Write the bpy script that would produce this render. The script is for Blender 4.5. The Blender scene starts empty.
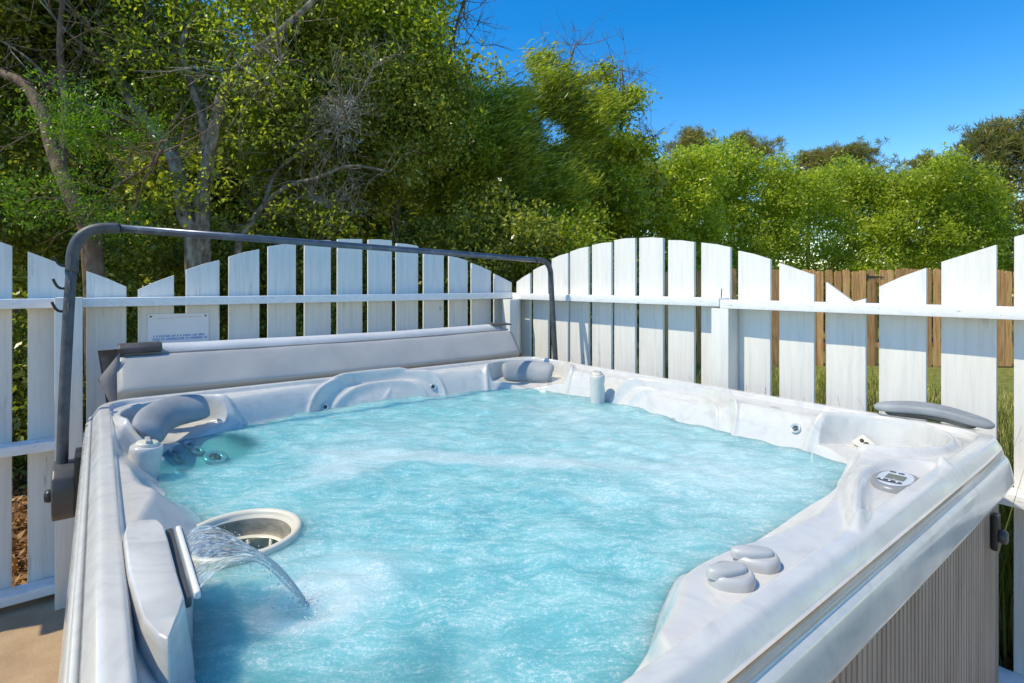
import bpy, bmesh, math, random
import numpy as np
from mathutils import Vector, Matrix
rnd = random.Random(7)
rng = np.random.default_rng(11)
scene = bpy.context.scene
col = scene.collection
# ---- tub shell height field, in metres on the tub plan (a = along the back edge, b = towards the front) ----
WL = [(.21,.40),(.33,.295),(.50,.215),(.74,.15),(.97,.135),(1.365,.175),(1.70,.215),(1.86,.28),(1.955,.42),(1.985,.69),(1.965,1.02),(1.94,1.34),(1.94,1.59),(1.935,1.80),(1.90,1.90),(1.79,1.925),(1.52,1.985),(1.40,1.968),(1.27,1.966),(1.14,1.955),(1.04,1.936),(.95,1.94),(.845,1.98),(.77,2.016),(.65,2.08),(.50,2.10),(.30,2.08),(.18,1.98),(.15,1.80),(.155,1.60),(.175,1.46),(.20,1.30),(.235,1.17),(.235,1.06),(.20,.93),(.175,.80),(.17,.60)]
DECK = [(-.3,2.17),(-.3,2.6),(2.6,2.6),(2.6,1.90),(1.95,1.94),(1.75,1.985),(1.60,2.015),(1.45,2.045),(1.32,2.078),(1.22,2.098),(1.10,2.092),(1.0,2.083),(.93,2.068),(.854,2.062),(.78,2.064),(.715,2.078),(.665,2.102),(.63,2.132),(.612,2.165),(.56,2.17)]
PANEL = [(1.12,2.20),(1.18,2.17),(1.27,2.135),(1.40,2.092),(1.48,2.076),(1.55,2.074),(1.62,2.092),(1.665,2.13),(1.675,2.18),(1.67,2.215)]
RU0,RU1,RV0,RV1,RR = .020,2.166,.015,2.226,.13
def chaikin(p, n=2, closed=True):
    p = np.array(p, float)
    for _ in range(n):
        q = np.roll(p,-1,0) if closed else p[1:]
        s = p if closed else p[:-1]
        r = np.empty((len(s)*2,2)); r[0::2] = .75*s+.25*q; r[1::2] = .25*s+.75*q
        p = r if closed else np.vstack([p[:1], r, p[-1:]])
    return p
def seg_dist(X, Y, p, closed=True):
    d = np.full(X.shape, 9.); q = np.roll(p,-1,0) if closed else p[1:]
    s = p if closed else p[:-1]
    inside = np.zeros(X.shape, bool)
    for (x0,y0),(x1,y1) in zip(s, q):
        dx,dy = x1-x0, y1-y0
        t = np.clip(((X-x0)*dx+(Y-y0)*dy)/(dx*dx+dy*dy+1e-12),0,1)
        d = np.minimum(d, np.hypot(X-x0-t*dx, Y-y0-t*dy))
        if closed and y0 != y1:
            c = ((y0>Y)!=(y1>Y)) & (X < dx*(Y-y0)/dy+x0); inside ^= c
    return np.where(inside,-d,d) if closed else d
def sst(x): x = np.clip(x,0,1); return x*x*(3-2*x)
def smin(a,b,k): h = np.clip(.5+.5*(b-a)/k,0,1); return b*(1-h)+a*h-k*h*(1-h)
def g2(x,w): return np.exp(-(x/w)**2)
wl_s = chaikin(WL); deck_s = chaikin(DECK,2); pan_s = chaikin(PANEL,2,False)
def height(U, V):
    cx,cy = (RU0+RU1)/2,(RV0+RV1)/2; hx,hy = (RU1-RU0)/2-RR,(RV1-RV0)/2-RR
    qx,qy = np.abs(U-cx)-hx, np.abs(V-cy)-hy
    d = -(np.hypot(np.maximum(qx,0),np.maximum(qy,0))+np.minimum(np.maximum(qx,qy),0)-RR)
    corner = g2(np.hypot(U-2.12,V-2.12),.16)
    ridge = .884+.036*np.sin(np.clip(d/.030,0,1)*np.pi/2)-.022*sst((d-.046)/.012)+.014*corner
    sd = seg_dist(U,V,wl_s); dk = seg_dist(U,V,deck_s)
    w = .085-.02*sst((V-1.85)/.1)
    wall = .79+.113*np.sin(np.clip(sd/w,0,1)*np.pi/2)
    left = sst((.30-U)/.06)
    wall = wall*(1-left)+np.minimum(.905,.79+1.10*sd)*left
    wall = np.where(sd<0, .79+sd*(1.7-1.25*g2(np.hypot(U-.42,V-.44),.42)), wall)
    seat = .40+.22*g2(np.hypot(U-.45,V-.45),.40)-.22*sst((-sd-.42)/.10)
    wall = -smin(-wall,-seat,.05)
    # knob deck, a flat shelf with a crisp edge
    fall = .893-.045*sst(dk/.018)-np.clip(dk,0,1)*.47+2*sst((U-1.68)/.12)+2*sst((.36-U)/.1)+2*sst((1.86-V)/.08)
    wall = smin(wall, np.where(dk<0, np.where((U>.25)&(V>1.9), .893+.014*sst((U-1.12)/.2)+.05*sst((U-1.72)/.12), 9), fall), .010)
    wall = wall+.07*sst((.060-d)/.012)
    z = smin(ridge, wall, .008)
    # corner seats
    for (cu,cv,R,dp) in ((.295,.325,.205,.105),(1.905,.315,.235,.095),(1.895,1.945,.20,.105)):
        r = np.hypot(U-cu,V-cv)
        rec = .922-dp*sst((R-r)/.035)-.25*np.maximum(0,R-.06-r)
        rec = np.where(sd<-.02, 9, rec)
        z = smin(z, rec, .01)
        z = z+.021*g2(r-R,.014)*sst((d-.035)/.02)*sst((z-.755)/.03)*sst((z-.70)/.05)
    # arched backrests on the back and right walls
    for (X,Y,ea,eb) in ((U-1.105,V-.20,.345,.150),(V-1.16,U-1.935,.325,.160)):
        for k,(sc,step,rid,rw) in enumerate(((1,.028,.016,.010),(.76,.012,.011,.008))):
            qa,qb = ea*sc,eb*sc; e = np.hypot(X/qa,Y/qb)+1e-6
            dist = (e-1)*e/(np.hypot(X/qa**2,Y/qb**2)+1e-6)
            fade = sst((z-.765)/.03)
            z = z-step*sst(-dist/.022)*fade+rid*g2(dist,rw)*fade
    # smile lines
    for (cu,cv,R,ax) in ((1.10,.02,.12,0),(2.06,1.16,.12,1)):
        r = np.hypot(U-cu,V-cv); 
        m = sst((V-cv-.075)/.03) if ax==0 else sst((cu-.075-U)/.03)
        z = z+.007*g2(r-R,.008)*m*sst((z-.78)/.02)
    # raised lip round the control panel
    pd = seg_dist(U,V,pan_s,False)
    z = z+.020*g2(pd,.016)*sst((d-.02)/.03)
    # scooped facet on the arm between the corner seat and the filter
    z = z-.035*sst(1-np.hypot((U-.155)/.06,(V-.98)/.17))*1.4
    return z
# ---- end height field ----
# ------------------------------------------------------------------ frame of the deck: tub and fences share it
LX, LY = -1.604, 2.010
AX = Vector((.7912,.6115,0)); BX = Vector((.6115,-.7912,0))
def W(a, b, z): return Vector((LX,LY,z)) + AX*a + BX*b
EYE = 1.357
def P(px, py, d):
    """a point d metres ahead seen along a measured direction"""
    return Vector(((px-512)/534*d, d, EYE-(py-284)/534*d))

# ------------------------------------------------------------------ materials
def newmat(name):
    m = bpy.data.materials.new(name); m.use_nodes = True
    nt = m.node_tree; nt.nodes.clear()
    out = nt.nodes.new('ShaderNodeOutputMaterial')
    return m, nt, out
def N(nt, t, **kw):
    n = nt.nodes.new(t)
    for k, v in kw.items():
        if k.startswith('i_'):
            key = k[2:]
            key = int(key) if key.isdigit() else key.replace('_',' ')
            n.inputs[key].default_value = v
        else: setattr(n, k, v)
    return n
def ramp(nt, stops, interp='LINEAR'):
    r = nt.nodes.new('ShaderNodeValToRGB'); r.color_ramp.interpolation = interp
    e = r.color_ramp.elements
    while len(e) < len(stops): e.new(.5)
    for i,(p,c) in enumerate(stops):
        e[i].position = p; e[i].color = c if len(c)==4 else (*c,1)
    return r
def pos(nt, scale=(1,1,1)):
    g = N(nt,'ShaderNodeNewGeometry'); m = N(nt,'ShaderNodeMapping'); m.inputs['Scale'].default_value = scale
    nt.links.new(g.outputs['Position'], m.inputs['Vector']); return m.outputs['Vector']
def noise(nt, vec, s, det=4, rough=.55, dist=0):
    n = N(nt,'ShaderNodeTexNoise'); n.inputs['Scale'].default_value=s; n.inputs['Detail'].default_value=det
    n.inputs['Roughness'].default_value=rough; n.inputs['Distortion'].default_value=dist
    nt.links.new(vec, n.inputs['Vector']); return n.outputs['Fac']
def bump(nt, h, strength=.3, dist=.01):
    b = N(nt,'ShaderNodeBump'); b.inputs['Strength'].default_value=strength; b.inputs['Distance'].default_value=dist
    nt.links.new(h, b.inputs['Height']); return b.outputs['Normal']
def simple(name, stops, scale=8, vscale=(1,1,1), rough=.5, metal=0, bs=.2, bd=.004, bscale=None, spec=.5, coat=0, det=5, dist=0):
    m, nt, out = newmat(name)
    p = N(nt,'ShaderNodeBsdfPrincipled'); p.inputs['Roughness'].default_value=rough; p.inputs['Metallic'].default_value=metal
    p.inputs['Specular IOR Level'].default_value=spec; p.inputs['Coat Weight'].default_value=coat
    v = pos(nt, vscale); n = noise(nt, v, scale, det, .6, dist); r = ramp(nt, stops)
    nt.links.new(n, r.inputs['Fac']); nt.links.new(r.outputs['Color'], p.inputs['Base Color'])
    n2 = noise(nt, pos(nt, vscale), bscale or scale*3, 6)
    nt.links.new(bump(nt, n2, bs, bd), p.inputs['Normal'])
    nt.links.new(p.outputs[0], out.inputs['Surface']); return m

def mix_rgb(nt, fac, a, b, mode='MIX'):
    m = N(nt,'ShaderNodeMix', data_type='RGBA', blend_type=mode)
    for sock, val in ((m.inputs[0],fac),(m.inputs[6],a),(m.inputs[7],b)):
        if hasattr(val,'is_output') or isinstance(val, bpy.types.NodeSocket): nt.links.new(val, sock)
        elif isinstance(val,(int,float)): sock.default_value = val
        else: sock.default_value = (*val,1) if len(val)==3 else val
    return m.outputs[2]
def math_(nt, op, a, b=None, c=None, clamp=False):
    m = N(nt,'ShaderNodeMath', operation=op, use_clamp=clamp)
    for i,val in enumerate((a,b,c)):
        if val is None: continue
        if isinstance(val, bpy.types.NodeSocket): nt.links.new(val, m.inputs[i])
        else: m.inputs[i].default_value = val
    return m.outputs[0]
def srange(nt, v, a, b, lo=0, hi=1):
    m = N(nt,'ShaderNodeMapRange', interpolation_type='SMOOTHSTEP')
    nt.links.new(v, m.inputs[0]); m.inputs[1].default_value=a; m.inputs[2].default_value=b
    m.inputs[3].default_value=lo; m.inputs[4].default_value=hi; return m.outputs[0]

def mat_acrylic():
    m, nt, out = newmat('marbled_acrylic')
    p = N(nt,'ShaderNodeBsdfPrincipled')
    n = noise(nt, pos(nt,(1,1,1.4)), 5.5, 7, .62, 3.0)
    r = ramp(nt, [(.28,(.49,.48,.47)),(.44,(.565,.555,.53)),(.58,(.605,.595,.56)),(.74,(.52,.51,.50))])
    nt.links.new(n, r.inputs['Fac'])
    # dried water spots and scale
    sp = noise(nt, pos(nt), 160, 3, .7); spots = srange(nt, sp, .66, .74, 0, .35)
    area = srange(nt, noise(nt, pos(nt), 3.0, 3), .5, .65)
    c = mix_rgb(nt, math_(nt,'MULTIPLY',spots,area), r.outputs['Color'], (.74,.74,.73))
    # faint grime streaks running down
    st = noise(nt, pos(nt,(1,1,.12)), 14, 4, .6); c = mix_rgb(nt, srange(nt, st, .56, .75, 0, .22), c, (.36,.37,.40))
    nt.links.new(c, p.inputs['Base Color'])
    rg = noise(nt, pos(nt), 22, 5); nt.links.new(srange(nt, rg, .3, .7, .10, .26), p.inputs['Roughness'])
    p.inputs['Coat Weight'].default_value=.25; p.inputs['Coat Roughness'].default_value=.08
    nt.links.new(bump(nt, noise(nt,pos(nt),260,3), .10, .001), p.inputs['Normal'])
    nt.links.new(p.outputs[0], out.inputs['Surface']); return m
def mat_paint(name, dirt=.55, seed=0):
    m, nt, out = newmat(name)
    p = N(nt,'ShaderNodeBsdfPrincipled'); p.inputs['Roughness'].default_value=.55; p.inputs['Specular IOR Level'].default_value=.35
    g = N(nt,'ShaderNodeNewGeometry')
    v = pos(nt,(1,1,.06)); n = noise(nt, v, 55, 6, .65)
    r = ramp(nt, [(.25,(.60,.59,.56)),(.5,(.70,.69,.655)),(.8,(.76,.75,.71))]); nt.links.new(n, r.inputs['Fac'])
    d1 = noise(nt, pos(nt,(1,1,.10)), 26, 6, .75); d2 = noise(nt, pos(nt), 3.1, 4, .6)
    dm = math_(nt,'MULTIPLY', srange(nt,d1,.56,.70), srange(nt,d2,.46,.62))
    c = mix_rgb(nt, math_(nt,'MULTIPLY',dm,dirt), r.outputs['Color'], (.17,.15,.12))
    kn = N(nt,'ShaderNodeTexVoronoi', feature='F1'); kn.inputs['Scale'].default_value=2.1
    nt.links.new(pos(nt,(1,1,.8)), kn.inputs['Vector'])
    ring = math_(nt,'SUBTRACT',1,srange(nt, kn.outputs['Distance'], .018,.035))
    c = mix_rgb(nt, math_(nt,'MULTIPLY',ring,.55), c, (.36,.31,.25))
    nt.links.new(c, p.inputs['Base Color'])
    nt.links.new(bump(nt, n, .35, .003), p.inputs['Normal'])
    nt.links.new(p.outputs[0], out.inputs['Surface']); return m
def mat_rail():
    m, nt, out = newmat('flaking_white_paint')
    p = N(nt,'ShaderNodeBsdfPrincipled'); p.inputs['Roughness'].default_value=.6
    n = noise(nt, pos(nt,(1,1,3)), 24, 6, .7); r = ramp(nt, [(.3,(.70,.71,.72)),(.6,(.82,.82,.82))]); nt.links.new(n, r.inputs['Fac'])
    d = noise(nt, pos(nt,(2,2,14)), 9, 7, .75); dm = srange(nt, d, .615,.66)
    c = mix_rgb(nt, math_(nt,'MULTIPLY',dm,.75), r.outputs['Color'], (.20,.17,.13)); nt.links.new(c, p.inputs['Base Color'])
    nt.links.new(bump(nt, n, .4,.003), p.inputs['Normal']); nt.links.new(p.outputs[0], out.inputs['Surface']); return m
def mat_leaf(name, stops, trans=.35, gloss=.35, tint=None):
    m, nt, out = newmat(name)
    g = N(nt,'ShaderNodeNewGeometry'); r = ramp(nt, stops)
    big = noise(nt, pos(nt), .9, 3)
    f = math_(nt,'ADD', math_(nt,'MULTIPLY', g.outputs['Random Per Island'], .72), math_(nt,'MULTIPLY', srange(nt,big,.3,.7), .28))
    nt.links.new(f, r.inputs['Fac'])
    p = N(nt,'ShaderNodeBsdfPrincipled'); p.inputs['Roughness'].default_value=gloss; p.inputs['Specular IOR Level'].default_value=.4
    nt.links.new(r.outputs['Color'], p.inputs['Base Color'])
    t = N(nt,'ShaderNodeBsdfTranslucent')
    tc = mix_rgb(nt, 1.0, r.outputs['Color'], tint or (1.5,1.7,.7), 'MULTIPLY'); nt.links.new(tc, t.inputs['Color'])
    mx = N(nt,'ShaderNodeMixShader'); mx.inputs[0].default_value=trans
    nt.links.new(p.outputs[0], mx.inputs[1]); nt.links.new(t.outputs[0], mx.inputs[2]); nt.links.new(mx.outputs[0], out.inputs['Surface']); return m
def mat_water():
    m, nt, out = newmat('bubbling_turquoise_water')
    v = pos(nt)
    def mp(scale, rot):
        g = N(nt,'ShaderNodeNewGeometry'); mm = N(nt,'ShaderNodeMapping'); mm.inputs['Scale'].default_value=scale; mm.inputs['Rotation'].default_value=(0,0,rot)
        nt.links.new(g.outputs['Position'], mm.inputs['Vector']); return mm.outputs['Vector']
    # bubbles: milky clouds broken into streaks
    big = noise(nt, mp((1,1,1),0), 2.6, 4, .6, 1.4)
    mid = noise(nt, mp((1,2.1,1),.6), 9, 7, .68, 1.6)
    fine = noise(nt, mp((1,1.8,1),.35), 58, 7, .74, 1.6)
    fine2 = noise(nt, mp((1.6,1,1),-.3), 130, 5, .75, 1.2)
    cloud = math_(nt,'ADD', math_(nt,'MULTIPLY',big,.50), math_(nt,'MULTIPLY',mid,.50))
    streak = math_(nt,'ADD', math_(nt,'MULTIPLY',fine,.55), math_(nt,'MULTIPLY',fine2,.45))
    # where the jets churn: clear in the still corner seats, milky in the open
    at = N(nt,'ShaderNodeAttribute', attribute_name='churn', attribute_type='GEOMETRY')
    churn = at.outputs['Fac']
    c0 = ramp(nt, [(.30,(.09,.42,.48)),(.45,(.135,.48,.53)),(.56,(.22,.555,.585)),(.70,(.40,.65,.66))]); nt.links.new(cloud, c0.inputs['Fac'])
    fm = srange(nt, streak, .47, .62)
    fm = math_(nt,'MULTIPLY', fm, srange(nt, mid, .38, .62, .25, 1))
    fm = math_(nt,'MULTIPLY', fm, srange(nt, churn, .3, .95, .15, 1))
    foam = math_(nt,'ADD', fm, srange(nt, churn, 1.0, 1.6, 0, .55), clamp=True)
    c = mix_rgb(nt, math_(nt,'MULTIPLY',foam,.8), mix_rgb(nt, srange(nt,churn,.1,.9), (.045,.36,.46), c0.outputs['Color']), (.74,.83,.85))
    dif = N(nt,'ShaderNodeBsdfPrincipled', subsurface_method='BURLEY'); nt.links.new(c, dif.inputs['Base Color']); dif.inputs['Subsurface Weight'].default_value=1; dif.inputs['Subsurface Radius'].default_value=(.5,1,1); dif.inputs['Subsurface Scale'].default_value=.16; dif.inputs['Specular IOR Level'].default_value=0; dif.inputs['Roughness'].default_value=1
    tr = N(nt,'ShaderNodeBsdfTransparent'); tr.inputs['Color'].default_value=(.40,.92,.98,1)
    mk = math_(nt,'ADD', srange(nt, churn, 0, 1, .10, .92), math_(nt,'MULTIPLY', math_(nt,'SUBTRACT',cloud,.5), .45), clamp=True)
    mk = math_(nt,'MAXIMUM', mk, math_(nt,'MULTIPLY',foam,.9))
    body = N(nt,'ShaderNodeMixShader'); nt.links.new(mk, body.inputs[0]); nt.links.new(tr.outputs[0], body.inputs[1]); nt.links.new(dif.outputs[0], body.inputs[2])
    h = math_(nt,'ADD', math_(nt,'MULTIPLY',mid,.55), math_(nt,'MULTIPLY',fine,.40))
    h = math_(nt,'MULTIPLY', h, srange(nt, churn, 0, 1, .35, 1))
    nrm = bump(nt, h, .42, .012)
    gl = N(nt,'ShaderNodeBsdfGlossy'); gl.inputs['Roughness'].default_value=.09; nt.links.new(nrm, gl.inputs['Normal'])
    fr = N(nt,'ShaderNodeFresnel'); fr.inputs['IOR'].default_value=1.33; nt.links.new(nrm, fr.inputs['Normal'])
    o = N(nt,'ShaderNodeMixShader'); nt.links.new(math_(nt,'MULTIPLY',fr.outputs[0],.8), o.inputs[0]); nt.links.new(body.outputs[0], o.inputs[1]); nt.links.new(gl.outputs[0], o.inputs[2])
    nt.links.new(o.outputs[0], out.inputs['Surface']); return m
def mat_stream():
    m, nt, out = newmat('falling_water')
    at = N(nt,'ShaderNodeAttribute', attribute_name='flow', attribute_type='GEOMETRY')
    mm = N(nt,'ShaderNodeMapping'); mm.inputs['Scale'].default_value=(7,44,1); nt.links.new(at.outputs['Vector'], mm.inputs['Vector'])
    n = noise(nt, mm.outputs['Vector'], 2.2, 6, .7, .5)
    tr = N(nt,'ShaderNodeBsdfTransparent'); tr.inputs['Color'].default_value=(.88,.95,.97,1)
    d = N(nt,'ShaderNodeBsdfDiffuse'); d.inputs['Color'].default_value=(.84,.92,.95,1)
    b = N(nt,'ShaderNodeMixShader'); nt.links.new(srange(nt,n,.42,.66,.03,.60), b.inputs[0]); nt.links.new(tr.outputs[0], b.inputs[1]); nt.links.new(d.outputs[0], b.inputs[2])
    nrm = bump(nt, n, .7, .01); gl = N(nt,'ShaderNodeBsdfGlossy'); gl.inputs['Roughness'].default_value=.05; nt.links.new(nrm, gl.inputs['Normal'])
    fr = N(nt,'ShaderNodeFresnel'); fr.inputs['IOR'].default_value=1.33; nt.links.new(nrm, fr.inputs['Normal'])
    o = N(nt,'ShaderNodeMixShader'); nt.links.new(fr.outputs[0], o.inputs[0]); nt.links.new(b.outputs[0], o.inputs[1]); nt.links.new(gl.outputs[0], o.inputs[2])
    nt.links.new(o.outputs[0], out.inputs['Surface']); return m
def mat_ground():
    m, nt, out = newmat('grass_and_leaf_litter')
    p = N(nt,'ShaderNodeBsdfPrincipled'); p.inputs['Roughness'].default_value=.9; p.inputs['Specular IOR Level'].default_value=.2
    g = N(nt,'ShaderNodeNewGeometry'); s = N(nt,'ShaderNodeSeparateXYZ'); nt.links.new(g.outputs['Position'], s.inputs[0])
    n1 = noise(nt, pos(nt), 14, 8, .7); grass = ramp(nt, [(.3,(.10,.12,.02)),(.5,(.20,.22,.05)),(.7,(.36,.33,.13))]); nt.links.new(n1, grass.inputs['Fac'])
    n2 = noise(nt, pos(nt), 34, 7, .75); lit = ramp(nt, [(.3,(.05,.03,.015)),(.5,(.16,.08,.03)),(.62,(.34,.19,.08)),(.75,(.45,.36,.25))]); nt.links.new(n2, lit.inputs['Fac'])
    e = math_(nt,'ADD', s.outputs['X'], math_(nt,'MULTIPLY', noise(nt, pos(nt), 1.2, 4), 2.0))
    nt.links.new(mix_rgb(nt, srange(nt, e, 1.6, 2.6), lit.outputs['Color'], grass.outputs['Color']), p.inputs['Base Color'])
    nt.links.new(bump(nt, n2, .8, .03), p.inputs['Normal']); nt.links.new(p.outputs[0], out.inputs['Surface']); return m
def mat_cedar():
    m, nt, out = newmat('cedar_boards')
    p = N(nt,'ShaderNodeBsdfPrincipled'); p.inputs['Roughness'].default_value=.75
    v = pos(nt,(1,1,.07)); n = noise(nt, v, 40, 6, .6); g = N(nt,'ShaderNodeNewGeometry')
    oi = N(nt,'ShaderNodeObjectInfo')
    r = ramp(nt, [(.25,(.34,.13,.045)),(.5,(.70,.34,.13)),(.75,(.86,.52,.25))]); nt.links.new(n, r.inputs['Fac'])
    v2 = math_(nt,'ADD', math_(nt,'MULTIPLY', oi.outputs['Random'], .5), .7)
    hsv = N(nt,'ShaderNodeHueSaturation'); nt.links.new(v2, hsv.inputs['Value']); nt.links.new(r.outputs['Color'], hsv.inputs['Color'])
    nt.links.new(hsv.outputs[0], p.inputs['Base Color']); nt.links.new(bump(nt, n, .4,.004), p.inputs['Normal'])
    nt.links.new(p.outputs[0], out.inputs['Surface']); return m

M = dict(
 foamwhite=simple('water_droplet_foam',[(.3,(.70,.78,.80)),(.7,(.80,.86,.87))],9,rough=.1,bs=.02), acrylic=mat_acrylic(), paint=mat_paint('white_painted_wood'), rail=mat_rail(), water=mat_water(), stream=mat_stream(), ground=mat_ground(), cedar=mat_cedar(),
 trim=simple('white_abs_plastic',[(.3,(.72,.72,.70)),(.7,(.80,.80,.79))],6,rough=.3,bs=.05),
 ivory=simple('ivory_plastic',[(.3,(.62,.58,.46)),(.7,(.74,.71,.60))],9,rough=.35,bs=.05),
 cup=simple('stained_filter_wall',[(.3,(.16,.14,.11)),(.55,(.34,.31,.26)),(.75,(.50,.47,.40))],14,(1,1,3),rough=.3,bs=.2),
 greyplast=simple('light_grey_plastic',[(.3,(.38,.385,.38)),(.7,(.50,.505,.50))],10,rough=.42,bs=.1,bd=.001),
 chromegrey=simple('satin_grey_jet_ring',[(.3,(.42,.47,.49)),(.7,(.56,.60,.61))],10,rough=.25,bs=.05,metal=.35),
 jetdark=simple('dark_teal_jet_core',[(.3,(.02,.05,.06)),(.7,(.05,.10,.11))],30,rough=.3,bs=.05),
 pillow=simple('grey_foam_pillow',[(.25,(.19,.21,.23)),(.5,(.27,.29,.31)),(.75,(.36,.38,.40))],7,rough=.62,bs=.35,bd=.002,bscale=220,det=7),
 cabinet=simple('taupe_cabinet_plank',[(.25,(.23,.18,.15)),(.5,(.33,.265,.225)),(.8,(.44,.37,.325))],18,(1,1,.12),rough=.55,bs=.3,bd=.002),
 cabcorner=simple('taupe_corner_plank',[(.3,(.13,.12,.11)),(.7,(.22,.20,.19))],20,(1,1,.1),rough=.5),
 vinyl=simple('grey_marine_vinyl',[(.25,(.31,.31,.315)),(.5,(.36,.36,.36)),(.8,(.41,.41,.41))],4,rough=.5,bs=.3,bd=.006,bscale=12),
 vinyl_light=simple('faded_vinyl_hinge',[(.25,(.50,.51,.52)),(.7,(.62,.63,.64))],6,rough=.45,bs=.3,bd=.004,bscale=24),
 vinyl_dark=simple('charcoal_vinyl',[(.3,(.035,.032,.035)),(.7,(.09,.082,.085))],12,rough=.5,bs=.4,bd=.004,bscale=60),
 flap=simple('taupe_underside_cloth',[(.3,(.15,.135,.14)),(.7,(.24,.22,.22))],16,rough=.7,bs=.4,bscale=90),
 tube=simple('blue_grey_powder_coated_tube',[(.3,(.075,.095,.13)),(.6,(.11,.135,.18)),(.8,(.30,.32,.34))],22,rough=.32,metal=.5,bs=.1,bd=.001),
 tubedark=simple('charcoal_grip_tube',[(.3,(.035,.038,.045)),(.7,(.085,.09,.10))],30,rough=.5,bs=.3,bd=.002),
 bracket=simple('graphite_plastic',[(.3,(.05,.053,.055)),(.7,(.085,.088,.09))],12,rough=.42,bs=.1),
 black=simple('black_plastic',[(.3,(.012,.012,.013)),(.7,(.03,.03,.032))],12,rough=.4,bs=.1),
 lcd=simple('unlit_lcd',[(.3,(.13,.15,.12)),(.7,(.17,.19,.15))],10,rough=.15,bs=.02),
 screw=simple('rusty_screw',[(.3,(.04,.035,.03)),(.7,(.14,.10,.07))],60,rough=.5,metal=.6),
 keypad=simple('pale_blue_grey_keypad',[(.3,(.50,.54,.58)),(.7,(.58,.62,.66))],12,rough=.3,bs=.05),
 panelgrey=simple('mid_grey_panel_bezel',[(.3,(.21,.22,.225)),(.7,(.28,.29,.295))],12,rough=.35,bs=.05),
 board=simple('white_sign_board',[(.3,(.70,.72,.76)),(.7,(.78,.79,.82))],4,rough=.4,bs=.05),
 blue=simple('blue_lettering',[(.3,(.01,.16,.50)),(.7,(.02,.25,.62))],40,rough=.4,bs=.05),
 red=simple('faded_red_print',[(.3,(.70,.50,.56)),(.7,(.76,.64,.69))],30,rough=.5,bs=.05),
 concrete=simple('tan_concrete',[(.25,(.30,.20,.115)),(.5,(.40,.275,.165)),(.75,(.48,.35,.225))],5,rough=.85,bs=.5,bd=.004,bscale=90,det=8),
 bark=simple('lichened_bark',[(.3,(.08,.06,.04)),(.48,(.19,.155,.12)),(.62,(.34,.32,.27)),(.8,(.46,.46,.42))],16,(1,1,.5),rough=.9,bs=.8,bd=.02,bscale=40),
 barkbrown=simple('brown_bark',[(.25,(.07,.045,.03)),(.5,(.17,.11,.075)),(.8,(.30,.23,.18))],16,(1,1,.4),rough=.9,bs=.8,bd=.02,bscale=36),
 lichen=simple('grey_lichen_twig',[(.3,(.25,.26,.24)),(.7,(.48,.50,.46))],30,rough=.9,bs=.5),
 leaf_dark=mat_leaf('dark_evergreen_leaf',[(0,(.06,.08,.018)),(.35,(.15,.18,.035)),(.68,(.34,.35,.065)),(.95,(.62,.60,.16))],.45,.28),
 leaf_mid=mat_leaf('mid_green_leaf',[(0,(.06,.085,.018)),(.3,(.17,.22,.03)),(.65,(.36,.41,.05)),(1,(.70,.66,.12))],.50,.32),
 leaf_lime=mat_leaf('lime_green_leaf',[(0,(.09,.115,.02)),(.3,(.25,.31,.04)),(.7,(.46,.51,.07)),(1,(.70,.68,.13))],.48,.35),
 leaf_fern=mat_leaf('feathery_green_leaf',[(0,(.03,.09,.012)),(.5,(.08,.19,.02)),(1,(.24,.36,.04))],.42,.35),
 needle=mat_leaf('pine_needle',[(0,(.07,.09,.03)),(.45,(.20,.21,.06)),(.8,(.38,.32,.10)),(1,(.48,.32,.14))],.3,.5),
 grass=mat_leaf('grass_blade',[(0,(.16,.21,.03)),(.35,(.34,.36,.07)),(.7,(.56,.50,.20)),(1,(.74,.62,.38))],.35,.5),
 litter=mat_leaf('dead_leaf',[(0,(.12,.05,.02)),(.5,(.34,.17,.06)),(.8,(.50,.30,.12)),(1,(.58,.47,.32))],.15,.6,(1,.8,.5)),
)

# ------------------------------------------------------------------ object helpers
WLOC = {}
def tag(o, label=None, cat=None, group=None, kind=None):
    if label: o['label'] = label
    if cat: o['category'] = cat
    if group: o['group'] = group
    if kind: o['kind'] = kind
    return o
def empty(name, loc, label, cat, group=None):
    o = bpy.data.objects.new(name, None); o.empty_display_size=.1; col.objects.link(o); o.location = loc
    WLOC[o.name] = Vector(loc); return tag(o, label, cat, group)
def link(me, name, parent=None, mat=None, smooth=True):
    """me holds world coordinates: recentre on its own base and parent it"""
    n = len(me.vertices); co = np.empty(n*3,'f'); me.vertices.foreach_get('co', co); co = co.reshape(-1,3)
    lo, hi = co.min(0), co.max(0); c = np.array([(lo[0]+hi[0])/2,(lo[1]+hi[1])/2,lo[2]])
    me.vertices.foreach_set('co', (co-c).astype('f').ravel()); me.update()
    o = bpy.data.objects.new(name, me); col.objects.link(o); c = Vector(c.tolist())
    if parent is not None: o.parent = parent; o.location = c-WLOC[parent.name]
    else: o.location = c
    WLOC[o.name] = c
    if mat is not None: me.materials.append(mat)
    if smooth: me.polygons.foreach_set('use_smooth', [True]*len(me.polygons))
    me.update(); return o
def mesh(name, verts, faces, parent=None, mat=None, smooth=True):
    me = bpy.data.meshes.new(name); me.from_pydata([tuple(v) for v in verts], [], faces); return link(me, name, parent, mat, smooth)
def frombm(bm, name, parent, mat, smooth=True, ang=40):
    bmesh.ops.recalc_face_normals(bm, faces=bm.faces)
    me = bpy.data.meshes.new(name); bm.to_mesh(me); bm.free()
    o = link(me, name, parent, mat, smooth)
    if smooth: me.set_sharp_from_angle(angle=math.radians(ang))
    return o
def bevel(bm, w, seg=2, edges=None):
    bmesh.ops.bevel(bm, geom=edges or list(bm.edges), offset=w, segments=seg, profile=.6, affect='EDGES', clamp_overlap=True)
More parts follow.
